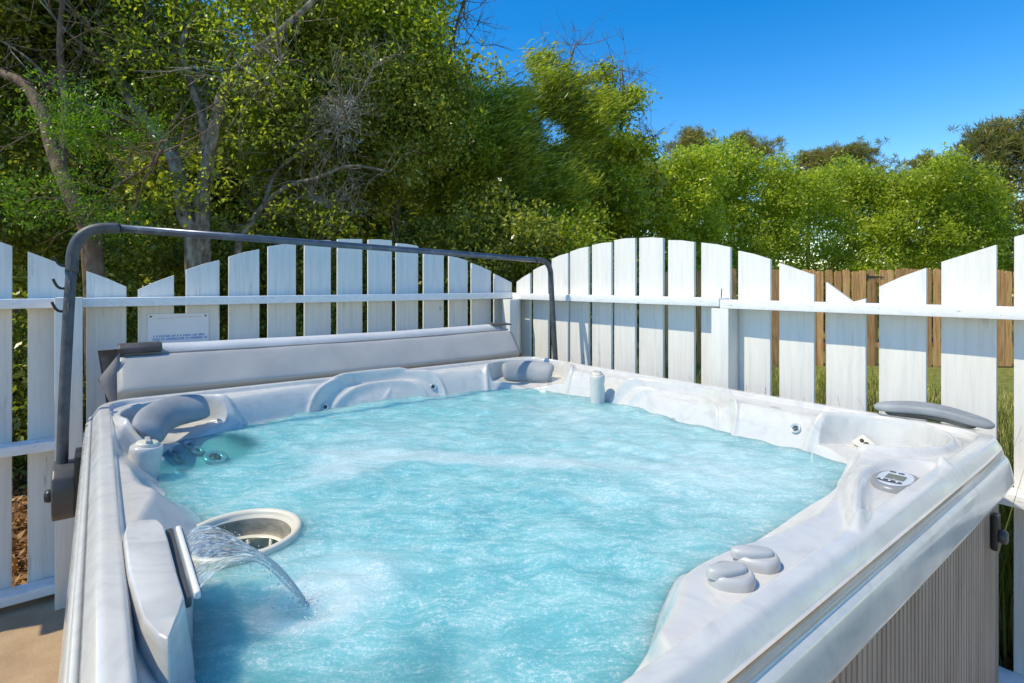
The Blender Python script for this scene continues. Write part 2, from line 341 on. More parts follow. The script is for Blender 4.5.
def prism(pts, vec, bw=0, seg=2, bm=None):
    """closed polygon of Vectors pushed along vec"""
    b = bmesh.new()
    lo = [b.verts.new(p) for p in pts]; hi = [b.verts.new(p+vec) for p in pts]; n = len(pts)
    b.faces.new(lo[::-1]); b.faces.new(hi)
    for i in range(n): b.faces.new((lo[i],lo[(i+1)%n],hi[(i+1)%n],hi[i]))
    bmesh.ops.recalc_face_normals(b, faces=b.faces)
    if bw: bevel(b, bw, seg)
    if bm is None: return b
    me = bpy.data.meshes.new('t'); b.to_mesh(me); b.free(); bm.from_mesh(me); bpy.data.meshes.remove(me); return bm
def abox(a0,a1,b0,b1,z0,z1,bw=.003,seg=2,bm=None):
    return prism([W(a0,b0,z0),W(a1,b0,z0),W(a1,b1,z0),W(a0,b1,z0)], Vector((0,0,z1-z0)), bw, seg, bm)
def smooth_path(pts, sub=6):
    pts = [Vector(p) for p in pts]; out = []
    for i in range(len(pts)-1):
        p0 = pts[max(i-1,0)]; p1 = pts[i]; p2 = pts[i+1]; p3 = pts[min(i+2,len(pts)-1)]
        for k in range(sub):
            t = k/sub; out.append(.5*((2*p1)+(p2-p0)*t+(2*p0-5*p1+4*p2-p3)*t*t+(3*p1-p0-3*p2+p3)*t**3))
    out.append(pts[-1]); return out
def tube(path, radii, sides=12, V=None, F=None, cap=True):
    V = [] if V is None else V; F = [] if F is None else F
    n = len(path); base = len(V); up = Vector((.31,.52,.79)).normalized()
    for i,p in enumerate(path):
        t = (path[min(i+1,n-1)]-path[max(i-1,0)]).normalized()
        x = t.cross(up); 
        if x.length < 1e-3: x = t.cross(Vector((1,0,0)))
        x.normalize(); y = t.cross(x).normalized(); up = x.cross(t)*1.0
        r = radii[i] if hasattr(radii,'__len__') else radii
        for k in range(sides):
            a = 2*math.pi*k/sides; V.append(p+x*(math.cos(a)*r)+y*(math.sin(a)*r))
    for i in range(n-1):
        for k in range(sides):
            a = base+i*sides+k; b = base+i*sides+(k+1)%sides; F.append((a,b,b+sides,a+sides))
    if cap:
        F.append(tuple(base+k for k in range(sides))[::-1]); F.append(tuple(base+(n-1)*sides+k for k in range(sides)))
    return V, F
def lathe(prof, M4, sides=40, closed=False, bm=None):
    """prof: (radius, height); M4 places it"""
    V=[];F=[]; n=len(prof)
    for r,h in prof:
        for k in range(sides):
            a=2*math.pi*k/sides; V.append(M4@Vector((r*math.cos(a),r*math.sin(a),h)))
    for i in range(n-1 if not closed else n):
        j=(i+1)%n
        for k in range(sides): F.append((i*sides+k,i*sides+(k+1)%sides,j*sides+(k+1)%sides,j*sides+k))
    if not closed:
        F.append(tuple(range((n-1)*sides,n*sides)))
    return V,F
def frame_at(p, nrm, spin=0):
    z = Vector(nrm).normalized(); x = Vector((AX)).cross(z); 
    if x.length<.05: x = BX.copy()
    x.normalize(); y = z.cross(x)
    m = Matrix((x,y,z)).transposed().to_4x4(); m.translation = Vector(p)
    return m @ Matrix.Rotation(spin,4,'Z')
TUBM = Matrix(((AX.x,BX.x,0),(AX.y,BX.y,0),(0,0,1)))
def H(a,b): return float(height(np.array([a]),np.array([b]))[0])
def surf(a,b):
    e=.006; gx=(H(a+e,b)-H(a-e,b))/(2*e); gy=(H(a,b+e)-H(a,b-e))/(2*e)
    n = (AX*-gx + BX*-gy + Vector((0,0,1))).normalized(); return W(a,b,H(a,b)), n

# ------------------------------------------------------------------ hot tub
tub = empty('hot_tub', W(1.1,1.12,0), 'white marbled acrylic hot tub full of bubbling turquoise water on the patio', 'hot tub')
def build_shell():
    n = 660; R=RR
    s = np.linspace(0,1,n); A = RU0+s*(RU1-RU0); B = RV0+s*(RV1-RV0)
    U,V = np.meshgrid(A,B,indexing='ij')
    for su in (0,1):
        for sv in (0,1):
            cu = RU0+R if su==0 else RU1-R; cv = RV0+R if sv==0 else RV1-R
            a = (cu-U if su==0 else U-cu)/R; b = (cv-V if sv==0 else V-cv)/R
            m = (a>0)&(b>0); x = a*np.sqrt(np.clip(1-b*b/2,0,1)); y = b*np.sqrt(np.clip(1-a*a/2,0,1))
            U = np.where(m, cu+(-x if su==0 else x)*R, U); V = np.where(m, cv+(-y if sv==0 else y)*R, V)
    Z = height(U,V)
    co = np.stack([LX+AX.x*U+BX.x*V, LY+AX.y*U+BX.y*V, Z],-1).reshape(-1,3)
    idx = np.arange(n*n).reshape(n,n)
    q = np.stack([idx[:-1,:-1],idx[:-1,1:],idx[1:,1:],idx[1:,:-1]],-1).reshape(-1,4)
    bd = np.concatenate([idx[:-1,0],idx[-1,:-1],idx[::-1,-1][:-1],idx[0,::-1][:-1]])
    bu = U.ravel()[bd]; bv = V.ravel()[bd]
    cu = np.clip(bu,RU0+R,RU1-R); cv = np.clip(bv,RV0+R,RV1-R)
    nu,nv = bu-cu,bv-cv; l = np.hypot(nu,nv)+1e-9; nu/=l; nv/=l
    prof = [(.003,.877),(.004,.872),(.0025,.869),(.0025,.866),(.006,.862),(.011,.858),(.015,.852),(.019,.838),(.0225,.820),(.0255,.803),(.026,.798),(.0245,.794),(.020,.792),(.008,.790),(-.02,.790)]
    corner = 1+0*bu
    rings = [bd]; allco=[co]; base=len(co); m=len(bd); zb = Z.ravel()[bd]
    for o,z in prof:
        oo=o+np.clip(-nu*1.3,0,1)*(.0075 if .853<z<.88 else 0); uu=bu+nu*oo; vv=bv+nv*oo
        allco.append(np.stack([LX+AX.x*uu+BX.x*vv, LY+AX.y*uu+BX.y*vv, np.full(m,z)+(zb-.884)*.8],-1)); rings.append(np.arange(base,base+m)); base+=m
    qs=[q]
    for r0,r1 in zip(rings[:-1],rings[1:]):
        qs.append(np.stack([r0,r1,np.roll(r1,-1),np.roll(r0,-1)],-1))
    co=np.concatenate(allco); q=np.concatenate(qs)
    me=bpy.data.meshes.new('shell'); me.vertices.add(len(co)); me.vertices.foreach_set('co',co.astype('f').ravel())
    me.loops.add(q.size); me.loops.foreach_set('vertex_index',q.astype('i').ravel()); me.polygons.add(len(q))
    me.polygons.foreach_set('loop_start',np.arange(0,q.size,4,dtype='i')); me.update(); me.validate()
    # face winding up
    o = link(me,'shell',tub,M['acrylic'])
    if me.polygons[n*n//2].normal.z < 0: me.flip_normals()
    return o
build_shell()

# cabinet: four ribbed panels and four corner planks
def panel(p0, p1, outv, z0=.03, z1=.80):
    d = p1-p0; Ln = d.length; d.normalize(); pitch=.0235; n=int(Ln/pitch); pitch=Ln/n
    pr=[]
    for i in range(n):
        s=i*pitch
        for f,o in ((.0,-.007),(.14,-.007),(.24,0),(.88,0),(.97,-.007)): pr.append((s+f*pitch,o))
    pr.append((Ln,-.007))
    V=[];F=[]
    for s,o in pr:
        for z in (z0,z1): V.append(p0+d*s+outv*o+Vector((0,0,z)))
    for i in range(len(pr)-1): F.append((2*i,2*i+2,2*i+3,2*i+1))
    return mesh('cabinet_panel',V,F,tub,M['cabinet'],False)
e0,e1,f0,f1=.025,2.158,.020,2.200
c=.05
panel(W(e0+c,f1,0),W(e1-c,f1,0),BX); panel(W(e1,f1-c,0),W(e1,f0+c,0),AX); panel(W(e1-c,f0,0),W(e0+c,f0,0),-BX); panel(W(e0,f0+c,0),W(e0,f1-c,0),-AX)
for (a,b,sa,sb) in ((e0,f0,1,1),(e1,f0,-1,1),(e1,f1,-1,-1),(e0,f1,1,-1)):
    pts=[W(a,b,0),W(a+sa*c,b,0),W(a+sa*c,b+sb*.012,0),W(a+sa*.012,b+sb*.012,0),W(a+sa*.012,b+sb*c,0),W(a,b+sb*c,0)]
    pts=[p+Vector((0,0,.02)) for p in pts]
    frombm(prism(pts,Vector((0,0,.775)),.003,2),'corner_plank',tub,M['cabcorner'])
frombm(abox(.06,2.11,.055,2.16,.0,.06,.004),'base_pan',tub,M['black'])
# cover lock on the right end of the front panel
lk=frombm(prism([W(2.045,2.2015,.60),W(2.085,2.2015,.60),W(2.085,2.2015,.70),W(2.045,2.2015,.70)],BX*.016,.006,3),'cover_lock',tub,M['black'])
V,F=lathe([(.0,0),(.017,0),(.019,.004),(.019,.014),(.015,.018),(.006,.018)],frame_at(W(2.066,2.2175,.640),BX),28); mesh('lock_cylinder',V,F,lk,M['bracket'])

# jets
def jet(a,b,r,deep=True,label=None,zoff=.002):
    p,nr=surf(a,b); fm=frame_at(p+nr*zoff,nr)
    V,F=lathe([(r*.50,0),(r*.56,.004),(r*.70,.003),(r*.82,.006),(r*.95,.005),(r,.0),(r*.98,-.004)],fm,36)
    F=F[:-1]
    j=mesh('jet',V,F,tub,M['chromegrey'])
    V,F=lathe([(r*.54,.001),(r*.40,-.002),(r*.30,.003),(r*.22,.005),(r*.12,.001)],fm,28); mesh('nozzle',V,F,j,M['jetdark'])
    V=[];F=[]
    for k in range(6):
        a0=2*math.pi*k/6
        lo=[fm@Vector((math.cos(a0+s)*rr,math.sin(a0+s)*rr,.0055)) for s,rr in ((-.10,r*.55),(-.06,r*.86),(.06,r*.86),(.10,r*.55))]
        F.append(tuple(range(len(V),len(V)+4))); V+=lo
    mesh('jet_fins',V,F,j,M['greyplast'],False)
    return j
for a,b in ((.240,.420),(.294,.356),(.314,.385),(.250,.455)): jet(a,b,.022,zoff=.006)
jet(.366,.424,.040,zoff=.008); jet(.262,.555,.042,zoff=.008)
jet(.853,.126,.017); jet(1.40,.147,.017)
jet(1.955,1.173,.040); jet(1.968,1.701,.018)

# filter housing
def filter_ring():
    c=W(.290,1.262,0); T=Matrix.Translation(c)
    V,F=lathe([(.121,.66),(.122,.780),(.126,.798),(.1255,.804),(.121,.8075),(.113,.806),(.110,.800),(.1095,.795),(.103,.793),(.102,.66)],T,80); F=F[:-1]
    f=mesh('filter_collar',V,F,tub,M['ivory'])
    V,F=lathe([(.1015,.792),(.0995,.783),(.098,.745),(.0965,.742),(.095,.66),(.093,.56)],T,64); mesh('filter_wall',V,F[:-1],f,M['cup'])
    V,F=lathe([(.096,.752),(.091,.757),(.086,.752)],T,64); mesh('basket_rim',V,F[:-1],f,M['ivory'])
    V=[];F=[]
    for k in range(10):
        a=2*math.pi*k/10
        tube([c+Vector((math.cos(a)*.09,math.sin(a)*.09,.75)),c+Vector((math.cos(a)*.08,math.sin(a)*.08,.64))],.004,6,V,F)
    mesh('basket_bars',V,F,f,M['ivory'])
filter_ring()

# waterfall spout block
def spout():
    # plan outline, top slopes slightly down to the water side and tapers off towards the front
    top=[(.081,1.389),(.123,1.400),(.131,1.430),(.133,1.476),(.134,1.583),(.137,1.670),(.128,1.705),(.110,1.760),(.100,1.745),(.086,1.695),(.076,1.569),(.074,1.431)]
    q=[]
    for i in range(len(top)):
        p0=np.array(top[i]); p1=np.array(top[(i+1)%len(top)]); pm=np.array(top[i-1]); q+= [tuple(p0*.8+pm*.2),tuple(p0*.96+(pm+p1)*.02),tuple(p0*.8+p1*.2)]
    q=chaikin(q,1); n=len(q); zt=lambda a,b_: .930-.075*(b_-1.40)-.10*max(0,a-.10)
    bm=bmesh.new(); rings=[]; cen=q.mean(0)
    for off,dz in ((.030,-.17),(.012,-.06),(.004,-.018),(.0015,-.006),(-.001,-.0015),(-.004,0)):
        r_=[]
        for a,b_ in q:
            dv=np.array([a-cen[0],(b_-cen[1])*.35]); dv=dv/np.hypot(*dv)*off; r_.append(bm.verts.new(W(a+dv[0],b_+dv[1],zt(a,b_)+dz)))
        rings.append(r_)
    for r0,r1 in zip(rings[:-1],rings[1:]):
        for i in range(n): bm.faces.new((r0[i],r0[(i+1)%n],r1[(i+1)%n],r1[i]))
    cap=bm.faces.new(rings[-1]); bmesh.ops.triangulate(bm,faces=[cap])
    s=frombm(bm,'waterfall_spout',tub,M['acrylic'],True,35)
    # dark gasket and white lip
    d1=W(.147,1.415,.903); d2=W(.148,1.655,.890)
    ax=(d2-d1).normalized(); outv=ax.cross(Vector((0,0,1))).normalized()
    if outv.dot(AX)<0: outv=-outv
    def bar(o,w,h,z,l0,l1,mat,name,bw):
        a=d1+ax*l0; b=d2+ax*l1
        pts=[a+outv*o+Vector((0,0,z)),a+outv*(o+w)+Vector((0,0,z)),a+outv*(o+w)+Vector((0,0,z+h)),a+outv*o+Vector((0,0,z+h))]
        return frombm(prism(pts,b-a,bw,3),name,s,mat)
    bar(-.012,.0125,.016,-.010,-.004,.004,M['bracket'],'gasket',.004)
    bar(.0035,.009,.013,-.004,0,0,M['trim'],'spout_lip',.004)
    bar(.0127,.0012,.005,0,.008,-.008,M['black'],'spout_slot',0)
spout()

# diverter stems and caps
def valve(a,b,r,ztop,tilt,stem_top=None):
    axis=(Vector((0,0,1))+AX*tilt[0]+BX*tilt[1]).normalized(); p=W(a,b,ztop); fm=frame_at(p,axis)
    V,F=lathe([(r*1.0,-.20),(r*1.02,-.05),(r*1.06,-.014),(r*1.04,-.004),(r*.95,0),(r*.6,.001),(r*.1,.001)],fm,40)
    s=mesh('valve_stem',V,F,tub,M['acrylic'])
    V,F=lathe([(r*.72,.001),(r*.72,.007),(r*.64,.010),(r*.3,.010),(r*.1,.010)],fm,32); k=mesh('valve_cap',V,F,s,M['ivory'])
    bm=bmesh.new()
    pts=[fm@Vector(v) for v in ((-r*.62,-r*.16,.010),(r*.62,-r*.16,.010),(r*.62,r*.16,.010),(-r*.62,r*.16,.010))]
    frombm(prism(pts,axis*.009,.003,2),'valve_handle',k,M['greyplast'])
    return s
valve(.150,.690,.040,.888,(.12,.05))
valve(1.925,.800,.034,.924,(-.05,.03))
# two diverter knobs on the deck: teardrop base, raised lever
def knob(a,b,spin,z=.895):
    T=Matrix.Translation(W(a,b,z))@TUBM.to_4x4()@Matrix.Rotation(spin,4,'Z')
    out=[]
    for k in range(44):
        t=2*math.pi*k/44; x=math.cos(t); y=math.sin(t)
        r=.0335*(1+.22*max(0,x)**3)
        out.append((x*r,y*r*(1-.12*max(0,x))))
    bm=bmesh.new(); rings=[]
    for f,h in ((1,-.004),(1,.006),(.97,.011),(.90,.0145),(.82,.016),(.76,.0135),(.3,.0135)): rings.append([bm.verts.new(T@Vector((x*f,y*f,h))) for x,y in out])
    for r0,r1 in zip(rings[:-1],rings[1:]):
        for i in range(44): bm.faces.new((r0[i],r0[(i+1)%44],r1[(i+1)%44],r1[i]))
    bm.faces.new(rings[-1]); kb=frombm(bm,'diverter_knob',tub,M['greyplast'],True,50)
    bm=bmesh.new()
    lev=[(-.026,-.012),(.020,-.016),(.044,-.008),(.046,.008),(.020,.016),(-.026,.012)]
    q=chaikin(lev,2); n=len(q); rings=[]
    for f,h in ((1,.008),(1,.017),(.94,.0215),(.8,.023),(.3,.0235)): rings.append([bm.verts.new(T@Vector((.01+(x-.01)*f,y*f,h+ (x*.06)))) for x,y in q])
    for r0,r1 in zip(rings[:-1],rings[1:]):
        for i in range(n): bm.faces.new((r0[i],r0[(i+1)%n],r1[(i+1)%n],r1[i]))
    bm.faces.new(rings[-1]); frombm(bm,'lever',kb,M['greyplast'],True,50)
    return kb
knob(.822,2.122,math.radians(200)); knob(.905,2.120,math.radians(215))
# control panel: oval keypad with a small display
def control():
    T=Matrix.Translation(W(1.487,2.140,.899))@TUBM.to_4x4()@Matrix.Rotation(math.radians(-4),4,'Z')
    def oval(ax,ay,z0,prof,mat,name,parent,cx=0,cy=0,n=56,p=2.3):
        bm=bmesh.new(); rings=[]
        for f,h in prof:
            rings.append([bm.verts.new(T@Vector((cx+ax*f*math.copysign(abs(math.cos(t))**(2/p),math.cos(t)), cy+ay*f*math.copysign(abs(math.sin(t))**(2/p),math.sin(t)), z0+h))) for t in [2*math.pi*k/n for k in range(n)]])
        for r0,r1 in zip(rings[:-1],rings[1:]):
            for i in range(n): bm.faces.new((r0[i],r0[(i+1)%n],r1[(i+1)%n],r1[i]))
        bm.faces.new(rings[-1]); return frombm(bm,name,parent,mat,True,45)
    k=oval(.072,.045,0,((1,-.012),(1,.004),(.97,.009),(.90,.011),(.5,.0115),(.1,.0115)),M['panelgrey'],'control_panel',tub)
    oval(.058,.033,.0118,((1,0),(.98,.0012),(.5,.0014),(.1,.0014)),M['keypad'],'keypad',k)
    def plate(x0,x1,y0,y1,z,h,mat,name): return frombm(prism([T@Vector(v) for v in ((x0,y0,z),(x1,y0,z),(x1,y1,z),(x0,y1,z))],Vector((0,0,h)),.0006,1),name,k,mat)
    plate(-.016,.018,-.018,.018,.0132,.0018,M['lcd'],'display')
    oval(.0085,.024,.0132,((1,0),(.96,.0016),(.3,.0018)),M['bracket'],'button_strip',k,-.036,-.004)
    for i in range(3): oval(.0028,.0028,.0150,((1,0),(.8,.0008)),M['board'],'button',k,-.036,-.018+i*.014,12)
    for i in range(2): oval(.0045,.0065,.0132,((1,0),(.9,.0012)),M['bracket'],'button',k,.040-.002*i,-.014+.017*i,14)
control()
# bare pillow sockets in the right corner seat
for a,b,s in ((2.045,1.885,.028),(1.985,2.055,.020)):
    p,nr=surf(a,b); nr=(nr*.5+(-AX*.9+BX*.25)).normalized(); fm=frame_at(p+nr*.010+Vector((0,0,.010)),nr)
    pts=[fm@Vector(v) for v in ((-s,-s*.7,-.004),(s,-s*.8,-.004),(s,s*.6,-.004),(-s*.6,s*.8,-.004))]
    so=frombm(prism(pts,nr*.010,.003,2),'pillow_socket',tub,M['ivory'])
    V,F=lathe([(s*.28,.006),(s*.28,.0085),(s*.05,.0085)],fm@Matrix.Translation((s*.3,0,0)),16); mesh('screw',V,F,so,M['screw'])
    V,F=lathe([(s*.22,.006),(s*.22,.0085),(s*.05,.0085)],fm@Matrix.Translation((-s*.3,s*.1,0)),16); mesh('screw',V,F,so,M['screw'])

# pillows
def pillow(name, path, w, h, nvec, mat, parent, curl=.3, ends=.55):
    """soft pad: an oval section swept on a curve. nvec faces the bather"""
    path=smooth_path(path,8); n=len(path); V=[];F=[]; S=28
    for i,p in enumerate(path):
        t=i/(n-1); e=max(0.0,1-abs(2*t-1)**4.5)**.5; e=max(e,.02)
        tg=(path[min(i+1,n-1)]-path[max(i-1,0)]).normalized()
        nv=(nvec-tg*nvec.dot(tg)).normalized(); uv=tg.cross(nv)
        if uv.z<0: uv=-uv
        for k in range(S):
            a=2*math.pi*k/S; x=math.cos(a); y=math.sin(a)
            V.append(p+nv*(h*e*math.copysign(abs(x)**.8,x))+uv*(w*(ends+(1-ends)*e)*e**.3*y)+ nv*(-curl*w*y*y))
    for i in range(n-1):
        for k in range(S):
            a=i*S+k; b=i*S+(k+1)%S; F.append((a,b,b+S,a+S))
    F.append(tuple(range(S))[::-1]); F.append(tuple((n-1)*S+k for k in range(S)))
    return mesh(name,V,F,parent,mat)
def uvz(a,b,z): return W(a,b,z)
pl=pillow('headrest_pillow',[W(.165,.485,.872),W(.195,.36,.888),(W(.262,.262,.893)),W(.375,.205,.888)],.060,.027,(AX+BX).normalized()+Vector((0,0,.85)),M['pillow'],tub,.10,.85)
tag(pl,'thick light grey headrest pillow in the left corner seat')
pf=pillow('headrest_pillow',[W(1.830,.165,.868),W(1.925,.205,.868),W(1.99,.272,.868),W(2.025,.37,.868)],.060,.022,(-AX+BX).normalized()+Vector((0,0,.55)),M['pillow'],tub,.12,.6)
tag(pf,'mottled grey headrest pillow in the far corner seat')

# loose pillow lying on the right corner: a curved, S-edged pad
def loose_pillow():
    root=empty('headrest_pillow',W(2.10,2.06,.925),'loose grey curved headrest pad lying flat on the right corner rim of the hot tub','headrest pad')
    out=[(-.205,-.002),(-.185,.022),(-.12,.030),(-.04,.020),(.05,.022),(.13,.036),(.19,.040),(.222,.018),(.20,-.006),(.12,-.032),(.02,-.050),(-.08,-.052),(-.16,-.036)]
    q=chaikin(out,3); n=len(q); cen=np.array([0,-.008])
    d=(W(2.16,2.20,0)-W(2.12,1.86,0)).normalized(); e=Vector((d.y,-d.x,0))
    if e.dot(AX)>0: e=-e
    # x along d, y towards the water
    c0=W(2.135,2.035,.944)
    def pt(x,y,z):
        x*=.74; y*=.95
        return c0+d*x+e*y+Vector((0,0,z+.010*math.cos(x*11)-.10*max(0,x-.05)*.4-.12*y))
    bm=bmesh.new(); rings=[]
    for f,z in ((.86,-.012),(.96,-.010),(1.0,-.003),(1.0,.004),(.95,.010),(.75,.013),(.4,.012),(.1,.011)):
        rings.append([bm.verts.new(pt(cen[0]+(x-cen[0])*f,cen[1]+(y-cen[1])*f,z)) for x,y in q])
    for r0,r1 in zip(rings[:-1],rings[1:]):
        for i in range(n): bm.faces.new((r0[i],r0[(i+1)%n],r1[(i+1)%n],r1[i]))
    bm.faces.new(rings[-1]); bm.faces.new(rings[0][::-1]); frombm(bm,'pad',root,M['pillow'],True,60)
    bm=bmesh.new(); rings=[]
    for f,z in ((.80,-.024),(.84,-.020),(.84,-.011)):
        rings.append([bm.verts.new(pt(-.02+(x+.02)*f*.9,cen[1]+(y-cen[1])*f,z)) for x,y in q])
    for r0,r1 in zip(rings[:-1],rings[1:]):
        for i in range(n): bm.faces.new((r0[i],r0[(i+1)%n],r1[(i+1)%n],r1[i]))
    bm.faces.new(rings[0][::-1]); bm.faces.new(rings[-1]); frombm(bm,'backing',root,M['bracket'],True,60)
loose_pillow()

# ------------------------------------------------------------------ water
def water():
    n=420; A=np.linspace(.10,2.10,n); B=np.linspace(.05,2.16,n); U,V=np.meshgrid(A,B,indexing='ij')
    Z=np.full(U.shape,.789); r=np.random.default_rng(3)
    ch = sst((np.hypot((U-.29)/.85,(V-.46)/.95)-.15)/.17)          # still water over the left corner seat
    ch = ch*(.62+.38*sst((np.hypot(U-.20,V-1.78)-.22)/.22))         # and beside the spout
    land = g2(np.hypot(U-.36,V-1.60),.16); jetup = g2(np.hypot((U-.85)/1.0,(V-.75)),.26)+.7*g2(np.hypot((U-1.3),(V-1.15)/1.2),.28)+.5*g2(np.hypot(U-1.55,V-.75),.3)
    for _ in range(70):
        k=r.uniform(8,75); th=r.uniform(0,6.28); am=.0015/(k/8)**.75
        Z+=am*ch*np.sin(k*(np.cos(th)*U+np.sin(th)*V)+r.uniform(0,6.28)+1.2*np.sin(5*U+r.uniform(0,6))*np.cos(4*V+r.uniform(0,6)))
    dd=np.hypot(U-.35,V-1.60); Z+=.006*np.cos(dd*85)*np.exp(-dd/.16)
    Z+=.0012*(1-ch)*np.sin(60*U+20*V)*np.sin(35*V+9*U)+.010*jetup*.5
    churn=ch+.8*land+1.2*g2(np.hypot((U-.345)/1.5,V-1.60),.055)+.25*np.clip(jetup,0,1)+.42*g2(np.hypot((U-1.55)/1.1,V-1.72),.33)+.30*g2(np.hypot(U-1.72,(V-.95)/1.6),.25)+1.0*g2((U-V)*.75-.0*U+.10,.05)*g2((U+V)*.7-1.45,.42)+.5*g2(np.hypot(U-.62,V-.95),.12)
    co=np.stack([LX+AX.x*U+BX.x*V, LY+AX.y*U+BX.y*V, Z],-1).reshape(-1,3)
    idx=np.arange(n*n).reshape(n,n); q=np.stack([idx[:-1,:-1],idx[:-1,1:],idx[1:,1:],idx[1:,:-1]],-1).reshape(-1,4)
    keep=(np.hypot(U-.290,V-1.262)>.110)&(seg_dist(U,V,wl_s)<.06); kq=keep.ravel()[q].all(1); q=q[kq]
    used=np.unique(q); mp=np.full(n*n,-1); mp[used]=np.arange(len(used)); q=mp[q]; co=co[used]
    me=bpy.data.meshes.new('water'); me.vertices.add(len(co)); me.vertices.foreach_set('co',co.astype('f').ravel())
    me.loops.add(q.size); me.loops.foreach_set('vertex_index',q.astype('i').ravel()); me.polygons.add(len(q)); me.polygons.foreach_set('loop_start',np.arange(0,q.size,4,dtype='i')); me.update()
    at=me.attributes.new('churn','FLOAT','POINT'); at.data.foreach_set('value',churn.ravel()[used].astype('f'))
    o=link(me,'water',None,M['water']); 
    if me.polygons[100].normal.z<0: me.flip_normals()
    tag(o,'bubbling turquoise water filling the hot tub',None,None,'structure')
    T=Matrix.Translation(W(.290,1.262,.722)); V,F=lathe([(.095,0),(.06,.003),(.02,0)],T,40); f=mesh('water',V,F,None,M['water']); 
    a=f.data.attributes.new('churn','FLOAT','POINT'); a.data.foreach_set('value',[.9]*len(V)); tag(f,'murky water standing inside the round filter well',None,None,'structure')
water()
def stream():
    nu,nv=44,60; V=[];F=[];flow=[]
    r=random.Random(5); ph=[r.uniform(0,6.28) for _ in range(8)]
    for i in range(nu):
        t=i/(nu-1); z=.896+.115*t-.222*t*t
        a=.160+.165*t
        b0=1.432+.16*sst(np.array(t))*1.0; b1=1.645-.03*t**.6
        b1=float(b1); b0=float(b0)
        for j in range(nv):
            s=j/(nv-1); b=b0+(b1-b0)*s
            sag=.012*math.sin(math.pi*s)*t+.0025*math.sin(s*38+ph[0]+t*3)*(.3+t)+.0018*math.sin(s*71+ph[1]-t*5)
            V.append(W(a+.035*math.sin(math.pi*s)*t*.5,b,z-sag+ .006*t*math.sin(9*t+s*4))); flow.append((t,s,0))
    for i in range(nu-1):
        for j in range(nv-1): k=i*nv+j; F.append((k,k+1,k+nv+1,k+nv))
    o=mesh('waterfall',V,F,None,M['stream']); a=o.data.attributes.new('flow','FLOAT_VECTOR','POINT'); a.data.foreach_set('vector',[c for f in flow for c in f])
    o.name='waterfall'
    V=[];F=[]; r=random.Random(12)
    def drop(p,s):
        k=len(V); V.extend([p+Vector((s,0,0)),p-Vector((s,0,0)),p+Vector((0,s,0)),p-Vector((0,s,0)),p+Vector((0,0,s*1.3)),p-Vector((0,0,s*1.3))])
        for q in ((0,2,4),(2,1,4),(1,3,4),(3,0,4),(2,0,5),(1,2,5),(3,1,5),(0,3,5)): F.append(tuple(k+i for i in q))
    for k in range(260):
        an=r.uniform(0,6.28); d=abs(r.gauss(0,.035)); drop(W(.328+math.cos(an)*d,1.610+math.sin(an)*d,.79+abs(r.gauss(0,.012))*math.exp(-d*14)),r.uniform(.0006,.0018))
    for k in range(150):
        t=r.uniform(.35,1); s=r.choice((0,1)); drop(W(.160+.165*t+r.gauss(0,.006),(1.432+.16*float(sst(np.array(t))) if s==0 else 1.645-.03*t**.6)+r.gauss(0,.007),.896+.115*t-.222*t*t+r.gauss(0,.004)-.004),r.uniform(.0005,.0014))
    tag(mesh('droplets',V,F,o,M['foamwhite']),None,None,None,'stuff')
    tag(o,'clear arching sheet of water pouring from the white spout into the hot tub','waterfall')
stream()

